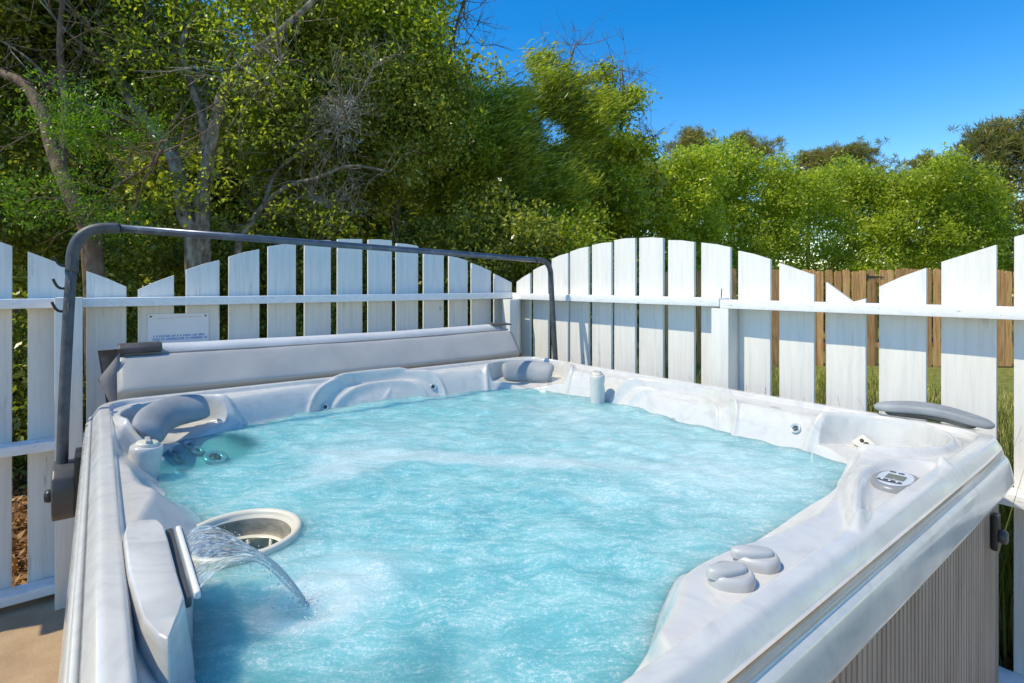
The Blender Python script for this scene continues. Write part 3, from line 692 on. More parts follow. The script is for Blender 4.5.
# ------------------------------------------------------------------ folded cover behind the tub
def cover():
    root=empty('folded_spa_cover',W(1.1,-.15,.30),'grey vinyl hot tub cover folded in half and hanging behind the far edge','spa cover')
    def slab(prof,a0,a1,name,mat,amp):
        na=90; V=[];F=[]; q=chaikin(prof,2); n=len(q)
        for i in range(na+1):
            a=a0+(a1-a0)*i/na; e=1-.0*i
            for (b,z) in q:
                wz=amp*(math.sin(a*5.1+z*9)+.6*math.sin(a*13+b*30)+.35*math.sin(a*31+z*22))
                endp=1-.10*math.exp(-min(i,na-i)/1.5)
                V.append(W(a, (b+.08)*endp-.08+wz, .7+(z-.7)*(1-.02*math.exp(-min(i,na-i)/1.2))+wz*.6-.010*math.sin(math.pi*i/na)))
        for i in range(na):
            for k in range(n):
                x=i*n+k; y=i*n+(k+1)%n; F.append((x,y,y+n,x+n))
        F.append(tuple(range(n))[::-1]); F.append(tuple(na*n+k for k in range(n)))
        return mesh(name,V,F,root,mat)
    slab([(-.018,.34),(-.018,.905),(.002,.928),(.010,.940),(.004,.955),(-.040,1.010),(-.085,1.060),(-.105,1.068),(-.135,1.060),(-.150,1.0),(-.150,.34)],.095,2.09,'front_panel',M['vinyl'],.0022)
    slab([(-.158,.34),(-.158,1.04),(-.170,1.085),(-.205,1.105),(-.245,1.095),(-.265,1.04),(-.265,.34)],.10,2.08,'back_panel',M['vinyl_light'],.0015)
    # seam welt
    V,F=tube(smooth_path([W(.10+.2*i,-.139+.002*math.sin(i*2.),1.068-.009*math.sin(math.pi*i/10)) for i in range(11)],4),.005,8); mesh('piping',V,F,root,M['vinyl'])
    # padded black handle strap at the left top
    bm=prism([W(.10,-.175,1.072),W(.10,-.105,1.072),W(.10,-.095,1.094),W(.10,-.115,1.112),W(.10,-.165,1.112),W(.10,-.18,1.094)],AX*.150,.007,3)
    h=frombm(bm,'handle_pad',root,M['vinyl_dark'])
    # black skirt hanging from the back half, and the curled flap in front
    def sheet(pts,nx,ny,name,mat,th=.004,curl=None):
        V=[];F=[]
        for side in (0,1):
            for i in range(nx+1):
                for j in range(ny+1):
                    s,t=i/nx,j/ny; p=pts[0]*(1-s)*(1-t)+pts[1]*s*(1-t)+pts[2]*s*t+pts[3]*(1-s)*t
                    off=curl(s,t) if curl else 0
                    V.append(p+BX*(off+side*th))
        m=(nx+1)*(ny+1)
        for side in (0,1):
            for i in range(nx):
                for j in range(ny):
                    k=side*m+i*(ny+1)+j; F.append((k,k+1,k+ny+2,k+ny+1) if side else (k,k+ny+1,k+ny+2,k+1))
        ring=[i*(ny+1) for i in range(nx+1)]+[nx*(ny+1)+j for j in range(1,ny+1)]+[i*(ny+1)+ny for i in range(nx-1,-1,-1)]+[j for j in range(ny-1,0,-1)]
        for x,y in zip(ring,ring[1:]+ring[:1]): F.append((x,y,y+m,x+m))
        return mesh(name,V,F,root,mat)
    sheet([W(.035,-.16,1.088),W(.115,-.13,1.094),W(.13,-.10,.70),W(.085,-.13,.70)],10,14,'skirt',M['vinyl_dark'],.004,lambda s,t:.012*math.sin(5*t+3*s))
    def tri(pts,name,mat,bulge):
        # bulging three-cornered fold
        V=[];F=[]; n=12; idx={}
        for side in (1,-1):
            for i in range(n+1):
                for j in range(n+1-i):
                    u_,v_=i/n,j/n; w_=1-u_-v_; p=pts[0]*w_+pts[1]*u_+pts[2]*v_
                    bl=bulge*(27*u_*v_*w_)**.5 if min(u_,v_,w_)>0 else 0
                    idx[(side,i,j)]=len(V); V.append(p+BX*(side*.003+(bl if side>0 else bl*.6)))
        for side in (1,-1):
            for i in range(n):
                for j in range(n-i):
                    f=[idx[(side,i,j)],idx[(side,i+1,j)],idx[(side,i,j+1)]]; F.append(tuple(f if side>0 else f[::-1]))
                    if i+j<n-1:
                        f=[idx[(side,i+1,j)],idx[(side,i+1,j+1)],idx[(side,i,j+1)]]; F.append(tuple(f if side>0 else f[::-1]))
        return mesh(name,V,F,root,mat)
    tri([W(.105,-.085,1.082),W(.035,-.055,.985),W(.110,-.028,.80)],'folded_flap',M['flap'],.022)
    tri([W(2.085,-.11,1.058),W(2.155,-.06,.905),W(2.085,-.03,.88)],'folded_flap',M['vinyl_dark'],.016)
    # dark strap lying on the right end of the hinge
    frombm(prism([W(1.99,-.20,1.105),W(2.11,-.19,1.103),W(2.13,-.135,1.094),W(2.02,-.14,1.096)],Vector((0,0,.008)),.002,1),'strap',root,M['vinyl_dark'])
cover()

# ------------------------------------------------------------------ cover lifter
def lifter():
    root=empty('cover_lifter',W(1.1,.15,.66),'dark tubular cover lifter arching over the hot tub from side to side','cover lifter')
    Lb=W(-.062,.20,.66); path=[Lb,W(-.056,.165,.95),W(-.046,.125,1.25),W(-.038,.10,1.41)]
    V,F=tube(smooth_path(path,4),.0165,18); a=mesh('side_arm',V,F,root,M['tubedark'])
    V=[];F=[]
    for k in range(26):      # ribs on the ratchet face
        p=Lb.lerp(W(-.038,.10,1.41),.06+.88*k/26)+BX*.0165
    bend=smooth_path([W(-.038,.10,1.40),W(-.034,.095,1.47),W(-.018,.092,1.52),W(.012,.09,1.55),W(.05,.09,1.563),W(.10,.09,1.566)],5)
    V,F=tube(bend,.0195,18); mesh('foam_grip',V,F,root,M['tubedark'])
    V,F=tube([W(.095,.09,1.566),W(.8,.092,1.545),W(1.5,.096,1.524),W(2.14,.10,1.503)],.0150,16); mesh('cross_bar',V,F,root,M['tube'])
    path=smooth_path([W(2.13,.10,1.503),W(2.19,.10,1.498),W(2.232,.10,1.475),W(2.252,.10,1.43),W(2.256,.10,1.37),W(2.256,.13,1.0),W(2.256,.16,.66)],5)
    V,F=tube(path,.0165,18); mesh('side_arm',V,F,root,M['tubedark'])
    for z in (1.425,1.345,1.265):
        b=.10+(1.41-z)*.15; s=W(-.040-(1.41-z)*.03,b,z)
        V,F=tube(smooth_path([s,s-AX*.022+BX*.004+Vector((0,0,-.004)),s-AX*.036+BX*.006+Vector((0,0,.006)),s-AX*.046+BX*.008+Vector((0,0,.030))],4),[.0045]*13,8)
        k=mesh('hook',V,F,root,M['black'])
        frombm(prism([s-AX*.018+Vector((0,0,-.03)),s-AX*.012+Vector((0,0,-.055)),s+AX*.0+BX*.017+Vector((0,0,-.035)),s+AX*.0+BX*.018+Vector((0,0,.03)),s-AX*.012+Vector((0,0,.012))],BX*.004,.001,1),'hook_plate',k,M['tubedark'])
    for k,(s,lab) in enumerate(((-1,0),(1,0))):
        a0=-.085 if s<0 else 2.232; 
        bm=bmesh.new()
        q=[(.11,.735),(.17,.752),(.27,.735),(.29,.66),(.265,.575),(.20,.560),(.13,.60),(.095,.66)]
        q=chaikin(q,1)
        pts=[W(a0,b,z) for b,z in q]; mb=frombm(prism(pts,AX*.062,.008,3),'pivot_bracket',root,M['bracket'])
        V,F=lathe([(.020,0),(.022,.006),(.018,.018),(.005,.020)],frame_at(W(a0 if s<0 else a0+.062,.235,.655),AX*s),24); mesh('knob',V,F,mb,M['black'])
        frombm(abox(.004 if s<0 else 2.222,.021 if s<0 else 2.238,.14,.28,.60,.76,.003) if s>0 else abox(-.026,.0,.14,.28,.60,.78,.003),'mount_plate',mb,M['black'])
lifter()

# ------------------------------------------------------------------ picket fences
PL=[(-.97,-.83,1.50,1.55),(-.782,-.64,1.58,1.60),(-.59,-.448,1.60,1.585),(-.398,-.254,1.57,1.519),(-.204,-.060,1.497,1.430),(-.006,.141,1.416,1.344),(.186,.331,1.33,1.401),(.382,.53,1.428,1.481),(.573,.72,1.499,1.544),(.763,.909,1.56,1.583),(.956,1.104,1.597,1.612),(1.144,1.294,1.62,1.628),(1.332,1.486,1.627,1.629),(1.517,1.669,1.614,1.602),(1.71,1.859,1.588,1.564),(1.901,2.049,1.545,1.518),(2.082,2.244,1.502,1.449),(2.276,2.432,1.431,1.368)]
PR=[(-.500,-.346,1.372,1.435),(-.31,-.152,1.455,1.496),(-.115,.041,1.526,1.559),(.064,.226,1.567,1.591),(.257,.415,1.598,1.607),(.438,.594,1.617,1.619),(.623,.783,1.617,1.606),(.817,.975,1.593,1.572),(1.016,1.174,1.567,1.534),(1.214,1.368,1.516,1.469),(1.408,1.556,1.451,1.395),(1.603,1.75,1.365,1.297),(1.796,1.947,1.347,1.417),(1.991,2.142,1.437,1.491),(2.186,2.335,1.514,1.55),(2.38,2.53,1.575,1.60),(2.575,2.725,1.61,1.615),(2.77,2.92,1.61,1.59)]
VR=-.4354; UR=2.3637; VP=VR-.089; UP=UR+.089
def picket(fence, along, s0, s1, z0, z1, zlo, idx):
    rr=random.Random(idx*17+3)
    j=[rr.uniform(-.002,.002) for _ in range(4)]
    zlo+=rr.uniform(-.015,.01); mid=[]
    if idx==1012: mid=[((s0+s1)/2+.028, z1-.012)]; z1=z1+.002
    if along=='a': f=lambda s,z:W(s,VP-.0015+rr.uniform(-.0008,.0008),z)
    else: f=lambda s,z:W(UP+.0015+rr.uniform(-.0008,.0008),s,z)
    top=[(s0,z0)]+mid+[(s1,z1)]
    if not mid and rr.random()<.9:
        c=(s0+s1)/2; top=[(s0,z0),(c,(z0+z1)/2+.004),(s1,z1)]
    pts=[f(s0+j[0],zlo),f(s1+j[1],zlo)]+[f(s,z) for s,z in top[::-1]]
    vec=-BX*.018 if along=='a' else AX*.018
    return frombm(prism(pts,vec,.0022,2),'picket',fence,M['paint'],True,35)
fl=empty('picket_fence',W(.75,VP,0),'shaded white scalloped picket fence between the folded cover and the dark shrubs','fence','white picket fences')
fr=empty('picket_fence',W(UP,1.2,0),'sunlit white scalloped picket fence running along the right side of the hot tub','fence','white picket fences')
for i,(a,b,c_,d) in enumerate(PL): picket(fl,'a',a,b,c_,d,.015,i)
for i,(a,b,c_,d) in enumerate(PR): picket(fr,'b',a,b,c_,d,.015,1001+i)
def rail(fence,a0,a1,b0,b1,z0,z1): return frombm(abox(a0,a1,b0,b1,z0,z1,.003,2),'rail',fence,M['rail'],True,35)
for z0,z1 in ((1.2545,1.2945),(.645,.685),(.030,.070)):
    rail(fl,-.95,.62 if z0<1 else 2.4526,VP,VR,z0,z1) 
    if z0<1: rail(fl,.622,2.4526,VP,VR,z0-.001,z1-.001)
rail(fr,UR,UP,VR+.0005,1.168,1.250,1.290); rail(fr,UR+.002,UP,1.172,3.0,1.242,1.282)
for z in (.645,.030): rail(fr,UR,UP,VR+.0005,3.0,z-.006,z+.034)
for a in (-.107,1.75): 
    for (z0,z1) in ((-.03,.0295),(.0705,.6435),(.6855,1.254)):
        pass
for a0 in (-.107,): frombm(abox(a0,a0+.09,VR+.001,VR+.091,-.03,1.300,.004),'post',fl,M['paint'])
frombm(abox(2.37,2.4515,VR-.0875,VR-.0015,-.03,1.2535,.004),'post',fl,M['paint'])
frombm(abox(UR-.0005,UR+.0876,1.128,1.217,.0285+.035,1.2415,.004),'post',fr,M['paint'])
frombm(abox(UR-.0005,UR+.0876,2.80,2.889,.0285+.035,1.2415,.004),'post',fr,M['paint'])
frombm(abox(UR-.088,UR-.0015,VR+.002,VR+.09,-.03,1.249,.004),'post',fr,M['paint'])
# small rusty spikes and notches: one long nail above the rail joint
V,F=tube([W(UR+.05,1.150,1.285),W(UR+.052,1.152,1.335)],.0022,6); mesh('nail',V,F,fr,M['screw'])

# sign behind the cover
def sign():
    root=empty('sign',W(.35,VP+.0105,1.02),'white sign board with small blue lettering screwed to the picket fence','sign')
    bm=prism([W(.222,VP+.0015,1.0),W(.480,VP+.0015,1.0),W(.480,VP+.0015,1.209),W(.222,VP+.0015,1.213)],BX*.004,.001,1)
    frombm(bm,'board',root,M['board'])
    for a,z in ((.236,1.200),(.466,1.197)):
        V,F=lathe([(.0045,0),(.0045,.0015),(.001,.002)],frame_at(W(a,VP+.0056,z),BX),14); mesh('screw',V,F,root,M['screw'])
    # two lines of small unreadable capitals, built as letter-like strokes
    r=random.Random(4); V=[];F=[]
    def stroke(a0,z0,a1,z1):
        k=len(V); V.extend([W(a0,VP+.0062,z0),W(a1,VP+.0062,z0),W(a1,VP+.0062,z1),W(a0,VP+.0062,z1)]); F.append((k,k+1,k+2,k+3))
    for line,(zb,aa,ab) in enumerate(((1.098,.246,.462),(1.0835,.244,.470))):
        a=aa
        while a<ab:
            w=r.choice((.0045,.0055,.006)); h=.0105
            kind=r.randrange(5)
            stroke(a,zb,a+.0024,zb+h)
            if kind in (0,1,3): stroke(a+.0015,zb+h-.0018,a+w,zb+h)
            if kind in (0,2,3): stroke(a+.0015,zb,a+w,zb+.0018)
            if kind in (1,2,4): stroke(a+.0015,zb+h/2-.0009,a+w,zb+h/2+.0009)
            if kind in (3,4): stroke(a+w-.0012,zb+.002,a+w,zb+h-.002)
            a+=w+.0018
            if r.random()<.18: a+=.005
    mesh('lettering',V,F,root,M['blue'],False)
    V=[];F=[]
    for a0,a1,z in ((.262,.330,1.189),(.340,.372,1.192),(.375,.445,1.193)): stroke(a0,z,a1,z+.004)
    mesh('faded_print',V,F,root,M['red'],False)
sign()

# ------------------------------------------------------------------ ground
def ground():
    n=90; V=[];F=[]
    xs=[-60*(1-i/n*2)*abs(1-i/n*2) for i in range(n+1)]
    for x in xs:
        for y in xs:
            p=Vector((x,y+2,0)); h=-.035
            d=max(0,p.length-3); h+=.03*math.sin(x*1.3+y)*min(1,d/4)+.02*math.sin(y*2.1)*min(1,d/4)
            V.append((x,y+2,h))
    for i in range(n):
        for j in range(n): k=i*(n+1)+j; F.append((k,k+n+1,k+n+2,k+1))
    tag(mesh('ground',V,F,None,M['ground']),None,None,None,'structure')
    frombm(abox(-3.5,2.3,-.56,5.0,-.12,0,.006),'patio',None,M['concrete'],False); tag(bpy.data.objects['patio'],None,None,None,'structure')
ground()
# ------------------------------------------------------------------ vegetation
def quads(name, co, mat, parent=None, k=4):
    nf=len(co)//k; me=bpy.data.meshes.new(name); me.vertices.add(len(co)); me.vertices.foreach_set('co',co.astype('f').ravel())
    me.loops.add(len(co)); me.loops.foreach_set('vertex_index',np.arange(len(co),dtype='i')); me.polygons.add(nf)
    me.polygons.foreach_set('loop_start',np.arange(0,len(co),k,dtype='i')); me.update()
    return link(me,name,parent,mat,False)
def leaf_co(c, size, aspect=.45, up=.3, dirv=None, spread=1.0, r=rng):
    n=len(c); d=r.normal(size=(n,3))*spread
    if dirv is not None: d=d+np.array(dirv)
    d/=np.linalg.norm(d,axis=1)[:,None]
    m=r.normal(size=(n,3)); m[:,2]+=up; s=np.cross(d,m); s/=np.linalg.norm(s,axis=1)[:,None]+1e-9
    nn=np.cross(s,d)
    L=size*r.uniform(.6,1.25,(n,1)); w=L*aspect*.5
    a=c; b=c+d*L*.45+s*w+nn*L*.04; t=c+d*L; e=c+d*L*.45-s*w+nn*L*.04
    return np.stack([a,b,t,e],1).reshape(-1,3)
def crown_pts(blobs, n_twigs, per, sig, shell=.55, r=rng, low=None, flat=.7):
    new=[]
    for (c,rad) in blobs:
        new.append((c,tuple(.86*x for x in rad)))
        for _ in range(9):
            d=r.normal(size=3); d/=np.linalg.norm(d); q=r.uniform(.22,.42); new.append((tuple(np.array(c)+d*np.array(rad)*r.uniform(.7,1.02)),tuple(q*x for x in rad)))
    blobs=new
    vol=np.array([b[1][0]*b[1][1]*b[1][2] for b in blobs])**(.75); vol/=vol.sum(); out=[]; tw=[]
    for (c,rad),f in zip(blobs,vol):
        m=max(4,int(n_twigs*f)); d=r.normal(size=(m,3)); d/=np.linalg.norm(d,axis=1)[:,None]
        rr=r.uniform(shell**3,1,(m,1))**(1/3)*(1+.15*r.normal(size=(m,1)))
        p=np.array(c)+d*rr*np.array(rad); tw.append(p)
    tw=np.concatenate(tw)
    k=r.integers(max(2,int(per*.4)),int(per*1.6)+1,len(tw)); rep=np.repeat(tw,k,0)
    s=np.repeat(r.uniform(.5,1.4,len(tw))*sig,k)[:,None]
    g=r.normal(size=rep.shape); g[:,2]*=flat
    return rep+g*s, tw
def limb(pts, r0, r1, V, F, sides=8, wob=.03, r=rnd, sub=5):
    path=smooth_path(pts,sub); n=len(path)
    path=[p+Vector((r.uniform(-1,1),r.uniform(-1,1),r.uniform(-1,1)))*wob*(r0*2) for p in path]
    tube(path,[r0+(r1-r0)*(i/(n-1))**.8 for i in range(n)],sides,V,F); return path
def twigs(paths, count, length, r0, V, F, upb=.4, r=rnd, gen=2):
    for _ in range(count):
        p=r.choice(paths); s=r.choice(p[len(p)//4:])
        d=Vector((r.gauss(0,1),r.gauss(0,1)*.8,r.gauss(0,1)+upb)).normalized(); L=length*r.uniform(.4,1.3)
        pts=[s]; 
        for k in range(4):
            d=(d+Vector((r.gauss(0,.35),r.gauss(0,.35),r.gauss(0,.30)))).normalized(); pts.append(pts[-1]+d*L/4)
        q=r0*r.uniform(.5,1.2); tube(pts,[q*(1-.2*k) for k in range(5)],4,V,F,False)
        if gen>1:
            for j in range(4):
                b=pts[r.randrange(1,4)]; e=(d+Vector((r.gauss(0,.8),r.gauss(0,.8),r.gauss(0,.7)))).normalized()
                tube([b,b+e*L*.15,b+(e+Vector((0,0,r.uniform(-.2,.4))))*L*.32],[q*.5,q*.4,q*.2],3,V,F,False)
SUNH=Vector((-.9415,-.337,1.4826)).normalized()
# the plan regions that must stay open so that sun reaches tub and fences
def clear_sun(c):
    """drop leaves whose shadow would fall on the tub, the patio or the right fence (that ground is in full sun)"""
    s=np.array(SUNH); t=(c[:,2]-.8)/s[2]; g=c-s*t[:,None]
    x=g[:,0]-LX; y=g[:,1]-LY; a=x*AX.x+y*AX.y; b=x*BX.x+y*BX.y
    return c[~((a>-.8)&(a<3.2)&(b>-.45)&(b<6))]
def tree(name,label,group,base,limbs,blobs,leafmat,barkmat,ntw,per,sig,size,aspect=.45,tw=(0,0,0),extra=None,spread=1,dirv=None,shell=.55,twmat=None,cat='tree'):
    root=empty(name,base,label,cat,group); V=[];F=[];paths=[]
    for pts,a,b in limbs: paths.append(limb(pts,a*.8,b*.8,V,F,10 if a>.05 else 7))
    if tw[0]: twigs(paths,tw[0],tw[1],tw[2],V,F)
    if V: mesh('trunk',V,F,root,barkmat)
    p,t=crown_pts(blobs,ntw,per,sig,shell); p=clear_sun(p)
    quads('crown',leaf_co(p,size,aspect,.4,dirv,spread),leafmat,root)
    if extra: 
        for (bl,m,a_,b_,c_,d_,e_) in extra:
            p,t=crown_pts(bl,a_,b_,c_,.2); p=clear_sun(p); o=quads('crown',leaf_co(p,d_,e_,.4),m,root)
    return root
G1='trees behind the picket fence'
def B(px,py,d,rx,ry,rz): return (tuple(P(px,py,d)),(rx,ry,rz))
gz=lambda px,d: Vector(((px-512)/534*d,d,-.05))
# far-left brown-trunked tree
d=4.3
tree('evergreen_tree','leafy tree with leaning brown trunk at the far left behind the fence',G1,gz(96,d),
 [([gz(100,d),P(92,250,d),P(76,205,d-.05),P(60,170,d),P(42,115,d+.1),P(18,80,d+.2),P(-40,60,d+.3)],.105,.04),
  ([P(60,170,d),P(66,110,d+.2),P(60,40,d+.3),P(70,-60,d+.4)],.055,.02),
  ([P(84,225,d-.05),P(112,190,d-.3),P(150,165,d-.4),P(168,140,d-.5)],.018,.006)],
 [B(-60,60,5.0,1.0,.8,1.1),B(20,20,5.2,.9,.8,1.0),B(-30,190,4.7,.7,.6,.7),B(60,-60,5.0,.9,.8,.7),B(90,60,5.4,.7,.6,.8)],M['leaf_dark'],M['barkbrown'],6500,13,.085,.058,.5,(60,.7,.007),
 [([B(95,150,3.95,.34,.22,.36),B(60,110,4.0,.30,.25,.28),B(120,215,4.0,.30,.2,.2),B(30,200,3.9,.34,.2,.22),B(140,130,4.1,.22,.2,.2)],M['leaf_fern'],420,16,.050,.034,.30)])
# many-stemmed lichened tree
d=5.0
paths=[([gz(196,d),P(194,255,d),P(186,215,d),P(174,160,d),P(150,125,d+.1),P(129,98,d+.1),P(108,50,d+.2),P(95,0,d+.3),P(88,-60,d+.3)],.115,.035),
  ([gz(206,d),P(203,240,d),P(203,190,d),P(210,150,d-.05),P(218,110,d-.1),P(226,85,d-.1),P(244,62,d-.1),P(272,38,d-.1),P(306,8,d),P(340,-30,d)],.095,.028),
  ([P(207,160,d),P(203,120,d+.1),P(190,82,d+.15),P(182,45,d+.2),P(196,10,d+.3),P(206,-40,d+.3)],.055,.025),
  ([P(240,66,d-.1),P(262,78,d-.3),P(280,62,d-.4)],.018,.006),
  ([P(150,125,d+.1),P(110,112,d-.1),P(70,98,d-.2),P(30,60,d-.3),P(0,40,d-.3)],.028,.010),
  ([P(129,98,d+.1),P(100,60,d-.2),P(60,25,d-.4),P(40,-10,d-.4)],.022,.008)]
tree('gnarled_tree','grey lichen-covered tree with several forking trunks behind the left fence',G1,gz(200,d),paths,
 [B(120,-10,5.8,1.2,.8,.8),B(240,20,5.9,1.1,.8,.9),B(160,90,6.3,1.0,.7,.8),B(330,10,6.0,.9,.8,.7),B(280,130,6.2,.9,.6,.7),B(60,70,6.3,.8,.6,.8)],M['leaf_mid'],M['bark'],5200,12,.10,.058,.5,(130,.7,.008),
 [([B(200,40,4.7,.8,.3,.55),B(265,110,4.8,.5,.3,.45),B(130,60,4.8,.5,.3,.4),B(190,190,4.7,.5,.2,.3),B(300,215,4.9,.6,.2,.2)],M['leaf_mid'],700,7,.06,.046,.5)])
# low arching limbs tree
d=5.3
tree('arching_tree','low tree with bare arching grey limbs above the middle of the left fence',G1,gz(236,d),
 [([gz(228,d),P(236,262,d),P(250,225,d),P(264,205,d),P(288,186,d),P(318,178,d-.1),P(350,166,d-.1),P(390,172,d-.1)],.05,.014),
  ([P(264,205,d),P(278,170,d+.2),P(318,140,d+.2),P(350,110,d+.1),P(372,70,d)],.028,.008),
  ([P(318,178,d),P(340,130,d-.3),P(345,110,d-.4),P(330,96,d-.4)],.014,.005),
  ([P(300,182,d),P(322,205,d-.2),P(352,214,d-.2)],.014,.005)],
 [B(320,90,6.0,.9,.6,.8),B(400,120,6.2,.8,.6,.8),B(330,190,6.3,.8,.5,.5)],M['leaf_dark'],M['bark'],4200,12,.09,.055,.5,(130,.6,.006),
 [([B(345,125,5.0,.22,.15,.22),B(335,110,5.0,.16,.1,.16)],M['lichen'],60,8,.05,.06,.12)])
# tall bright-leaved tree filling the upper middle
d=6.8
tree('broadleaf_tree','tall tree with glossy yellow-green leaves reaching the top of the picture left of the sky',G1,gz(400,d),
 [([gz(395,d),P(396,200,d),P(404,120,d),P(398,50,d),P(410,-20,d)],.09,.03),([P(400,130,d),P(440,80,d),P(458,20,d),P(470,-20,d)],.04,.012),([P(400,120,d),P(350,70,d),P(330,0,d)],.04,.012)],
 [B(380,40,6.6,.95,.8,.9),B(420,75,6.4,.50,.6,.75),B(330,-20,6.8,1.1,.9,.7),B(405,-40,6.8,.65,.7,.6),B(455,130,6.8,.50,.5,.6),B(395,150,7.0,.9,.6,.8)],M['leaf_mid'],M['barkbrown'],6000,12,.09,.064,.5,(120,.8,.008),shell=.4)
# feathery willow-like tree
d=7.6
tree('feathery_tree','wispy fine-leaved tree leaning to the right in the middle behind the fence corner',G1,gz(500,d),
 [([gz(498,d),P(505,220,d),P(520,150,d),P(560,90,d),P(575,45,d)],.07,.012),([P(515,160,d),P(550,100,d),P(620,70,d)],.03,.006),([P(505,220,d),P(470,150,d),P(480,90,d)],.03,.008)],
 [B(505,140,7.4,.55,.6,.55),B(548,95,7.6,.40,.4,.34),B(585,120,7.6,.42,.5,.42),B(480,195,7.4,.8,.5,.6),B(545,185,7.4,.75,.5,.6),B(540,62,7.6,.24,.2,.12),B(575,82,7.6,.20,.2,.10),B(475,110,7.4,.26,.4,.30),B(508,105,7.4,.34,.4,.26)],M['leaf_mid'],M['barkbrown'],4200,15,.09,.105,.13,(160,.8,.005),spread=.30,dirv=(.85,.1,.50),shell=.35)
# oak at the edge of the sky
d=8.4
tree('scrub_oak','open-crowned dark green oak standing against the sky right of the wispy tree',G1,gz(600,d),
 [([gz(598,d),P(600,220,d),P(612,160,d),P(625,110,d),P(622,70,d)],.08,.012),([P(606,180,d),P(640,150,d),P(655,135,d)],.03,.008),([P(606,180,d),P(580,140,d),P(575,110,d)],.03,.008)],
 [B(616,112,8.4,.28,.35,.34),B(608,72,8.4,.15,.2,.16),B(636,98,8.4,.13,.2,.16),B(590,150,8.4,.48,.4,.42),B(630,152,8.4,.34,.4,.32),B(560,190,8.2,.8,.5,.6),B(620,190,8.4,.6,.5,.5)],M['leaf_mid'],M['barkbrown'],2600,12,.09,.072,.5,(120,.6,.006),shell=.3)
# dark understorey just behind the left fence
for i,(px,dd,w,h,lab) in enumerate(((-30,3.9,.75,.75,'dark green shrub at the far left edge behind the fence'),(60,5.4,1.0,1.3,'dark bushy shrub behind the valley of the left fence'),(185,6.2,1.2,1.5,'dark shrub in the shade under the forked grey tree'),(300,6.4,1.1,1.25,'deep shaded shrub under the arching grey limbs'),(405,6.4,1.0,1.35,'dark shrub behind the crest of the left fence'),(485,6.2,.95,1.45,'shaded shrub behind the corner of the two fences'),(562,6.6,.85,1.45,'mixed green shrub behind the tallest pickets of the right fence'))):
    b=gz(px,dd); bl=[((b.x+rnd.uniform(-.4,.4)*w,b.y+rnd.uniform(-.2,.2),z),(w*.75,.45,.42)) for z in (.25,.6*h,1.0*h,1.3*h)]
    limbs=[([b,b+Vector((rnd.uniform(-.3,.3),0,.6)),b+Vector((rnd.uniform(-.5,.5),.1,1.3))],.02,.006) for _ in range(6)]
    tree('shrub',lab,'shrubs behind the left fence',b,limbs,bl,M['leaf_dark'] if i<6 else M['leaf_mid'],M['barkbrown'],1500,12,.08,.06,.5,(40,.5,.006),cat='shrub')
# round lime shrubs on the right
G2='lime green bushes beyond the cedar fence'
defs=[(640,10.6,1.15,1.9,[(640,205,.95,.7,.85),(600,225,.8,.6,.6),(670,185,.7,.6,.6),(690,220,.7,.6,.6),(705,175,.55,.5,.5),(640,262,1.1,.7,.6)],'lime green bush behind the tallest pickets of the right fence, left end of the row'),
 (740,12.0,1.3,2.0,[(720,180,.85,.7,.72),(760,195,.9,.7,.7),(700,215,.9,.7,.7),(770,235,1.0,.7,.8),(735,162,.5,.5,.4),(710,262,1.0,.7,.6)],'broad lime green bush second in the row beyond the cedar fence'),
 (830,12.6,1.4,2.0,[(800,200,.85,.7,.70),(840,190,.95,.7,.72),(870,205,.9,.7,.75),(820,240,1.2,.8,.8),(850,178,.5,.5,.42),(870,258,1.1,.7,.6)],'lime green bush in the middle of the row beyond the cedar fence gate'),
 (930,12.2,1.4,2.0,[(905,195,.85,.7,.62),(945,190,.9,.7,.72),(920,232,1.2,.8,.8),(975,215,.9,.7,.8),(965,245,1.0,.7,.7)],'lime green bush at the right of the row beyond the cedar fence')]
for (px,dd,a_,b_,bs,lab) in defs:
    bl=[B(x,y,dd+rnd.uniform(-.3,.3),rx,ry,rz) for x,y,rx,ry,rz in bs]; b=gz(px,dd)
    limbs=[([b,b+Vector((rnd.uniform(-.3,.3),0,1.0)),b+Vector((rnd.uniform(-1,1),.1,2.6))],.04,.008) for _ in range(6)]
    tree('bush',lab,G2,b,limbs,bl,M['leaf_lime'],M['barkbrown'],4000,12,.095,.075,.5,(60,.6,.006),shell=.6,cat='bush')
# pines
def pine(px,dd,ytop,h,w,lab,seed):
    r=np.random.default_rng(seed); b=gz(px,dd); top=P(px,ytop,dd); root=empty('pine_tree',b,lab,'pine tree','pine trees beyond the bushes')
    V=[];F=[]; limb([b,b.lerp(top,.5)+Vector((.1,0,0)),top],.13,.02,V,F); cs=[];ds=[]
    rr=random.Random(seed)
    for k in range(84):
        z=top.z-h*(k/84)**1.1; L=w*(.25+.75*min(1,(k/84)*2.6))*rr.uniform(.6,1.1); an=rr.uniform(0,6.28)
        s=Vector((b.x+(top.x-b.x)*(z/top.z),b.y,z)); e=s+Vector((math.cos(an)*L,math.sin(an)*L,L*rr.uniform(.05,.5)))
        mid=s.lerp(e,.5)-Vector((0,0,.06)); tube([s,mid,e],[.025,.018,.008],4,V,F,False)
        for q in range(9):
            t=rr.uniform(.35,1.05); c=s.lerp(e,t)+Vector((rr.gauss(0,.14),rr.gauss(0,.14),rr.gauss(0,.10)))
            cs.append(np.tile(np.array(c),(26,1))+r.normal(size=(26,3))*.018)
    mesh('trunk',V,F,root,M['barkbrown'])
    c=np.concatenate(cs); quads('crown',leaf_co(c,.20,.085,.3,(0,0,.5),1.0,r),M['needle'],root)
pine(742,19,140,2.6,1.6,'brownish pine top poking above the bushes, left of the other pines',21)
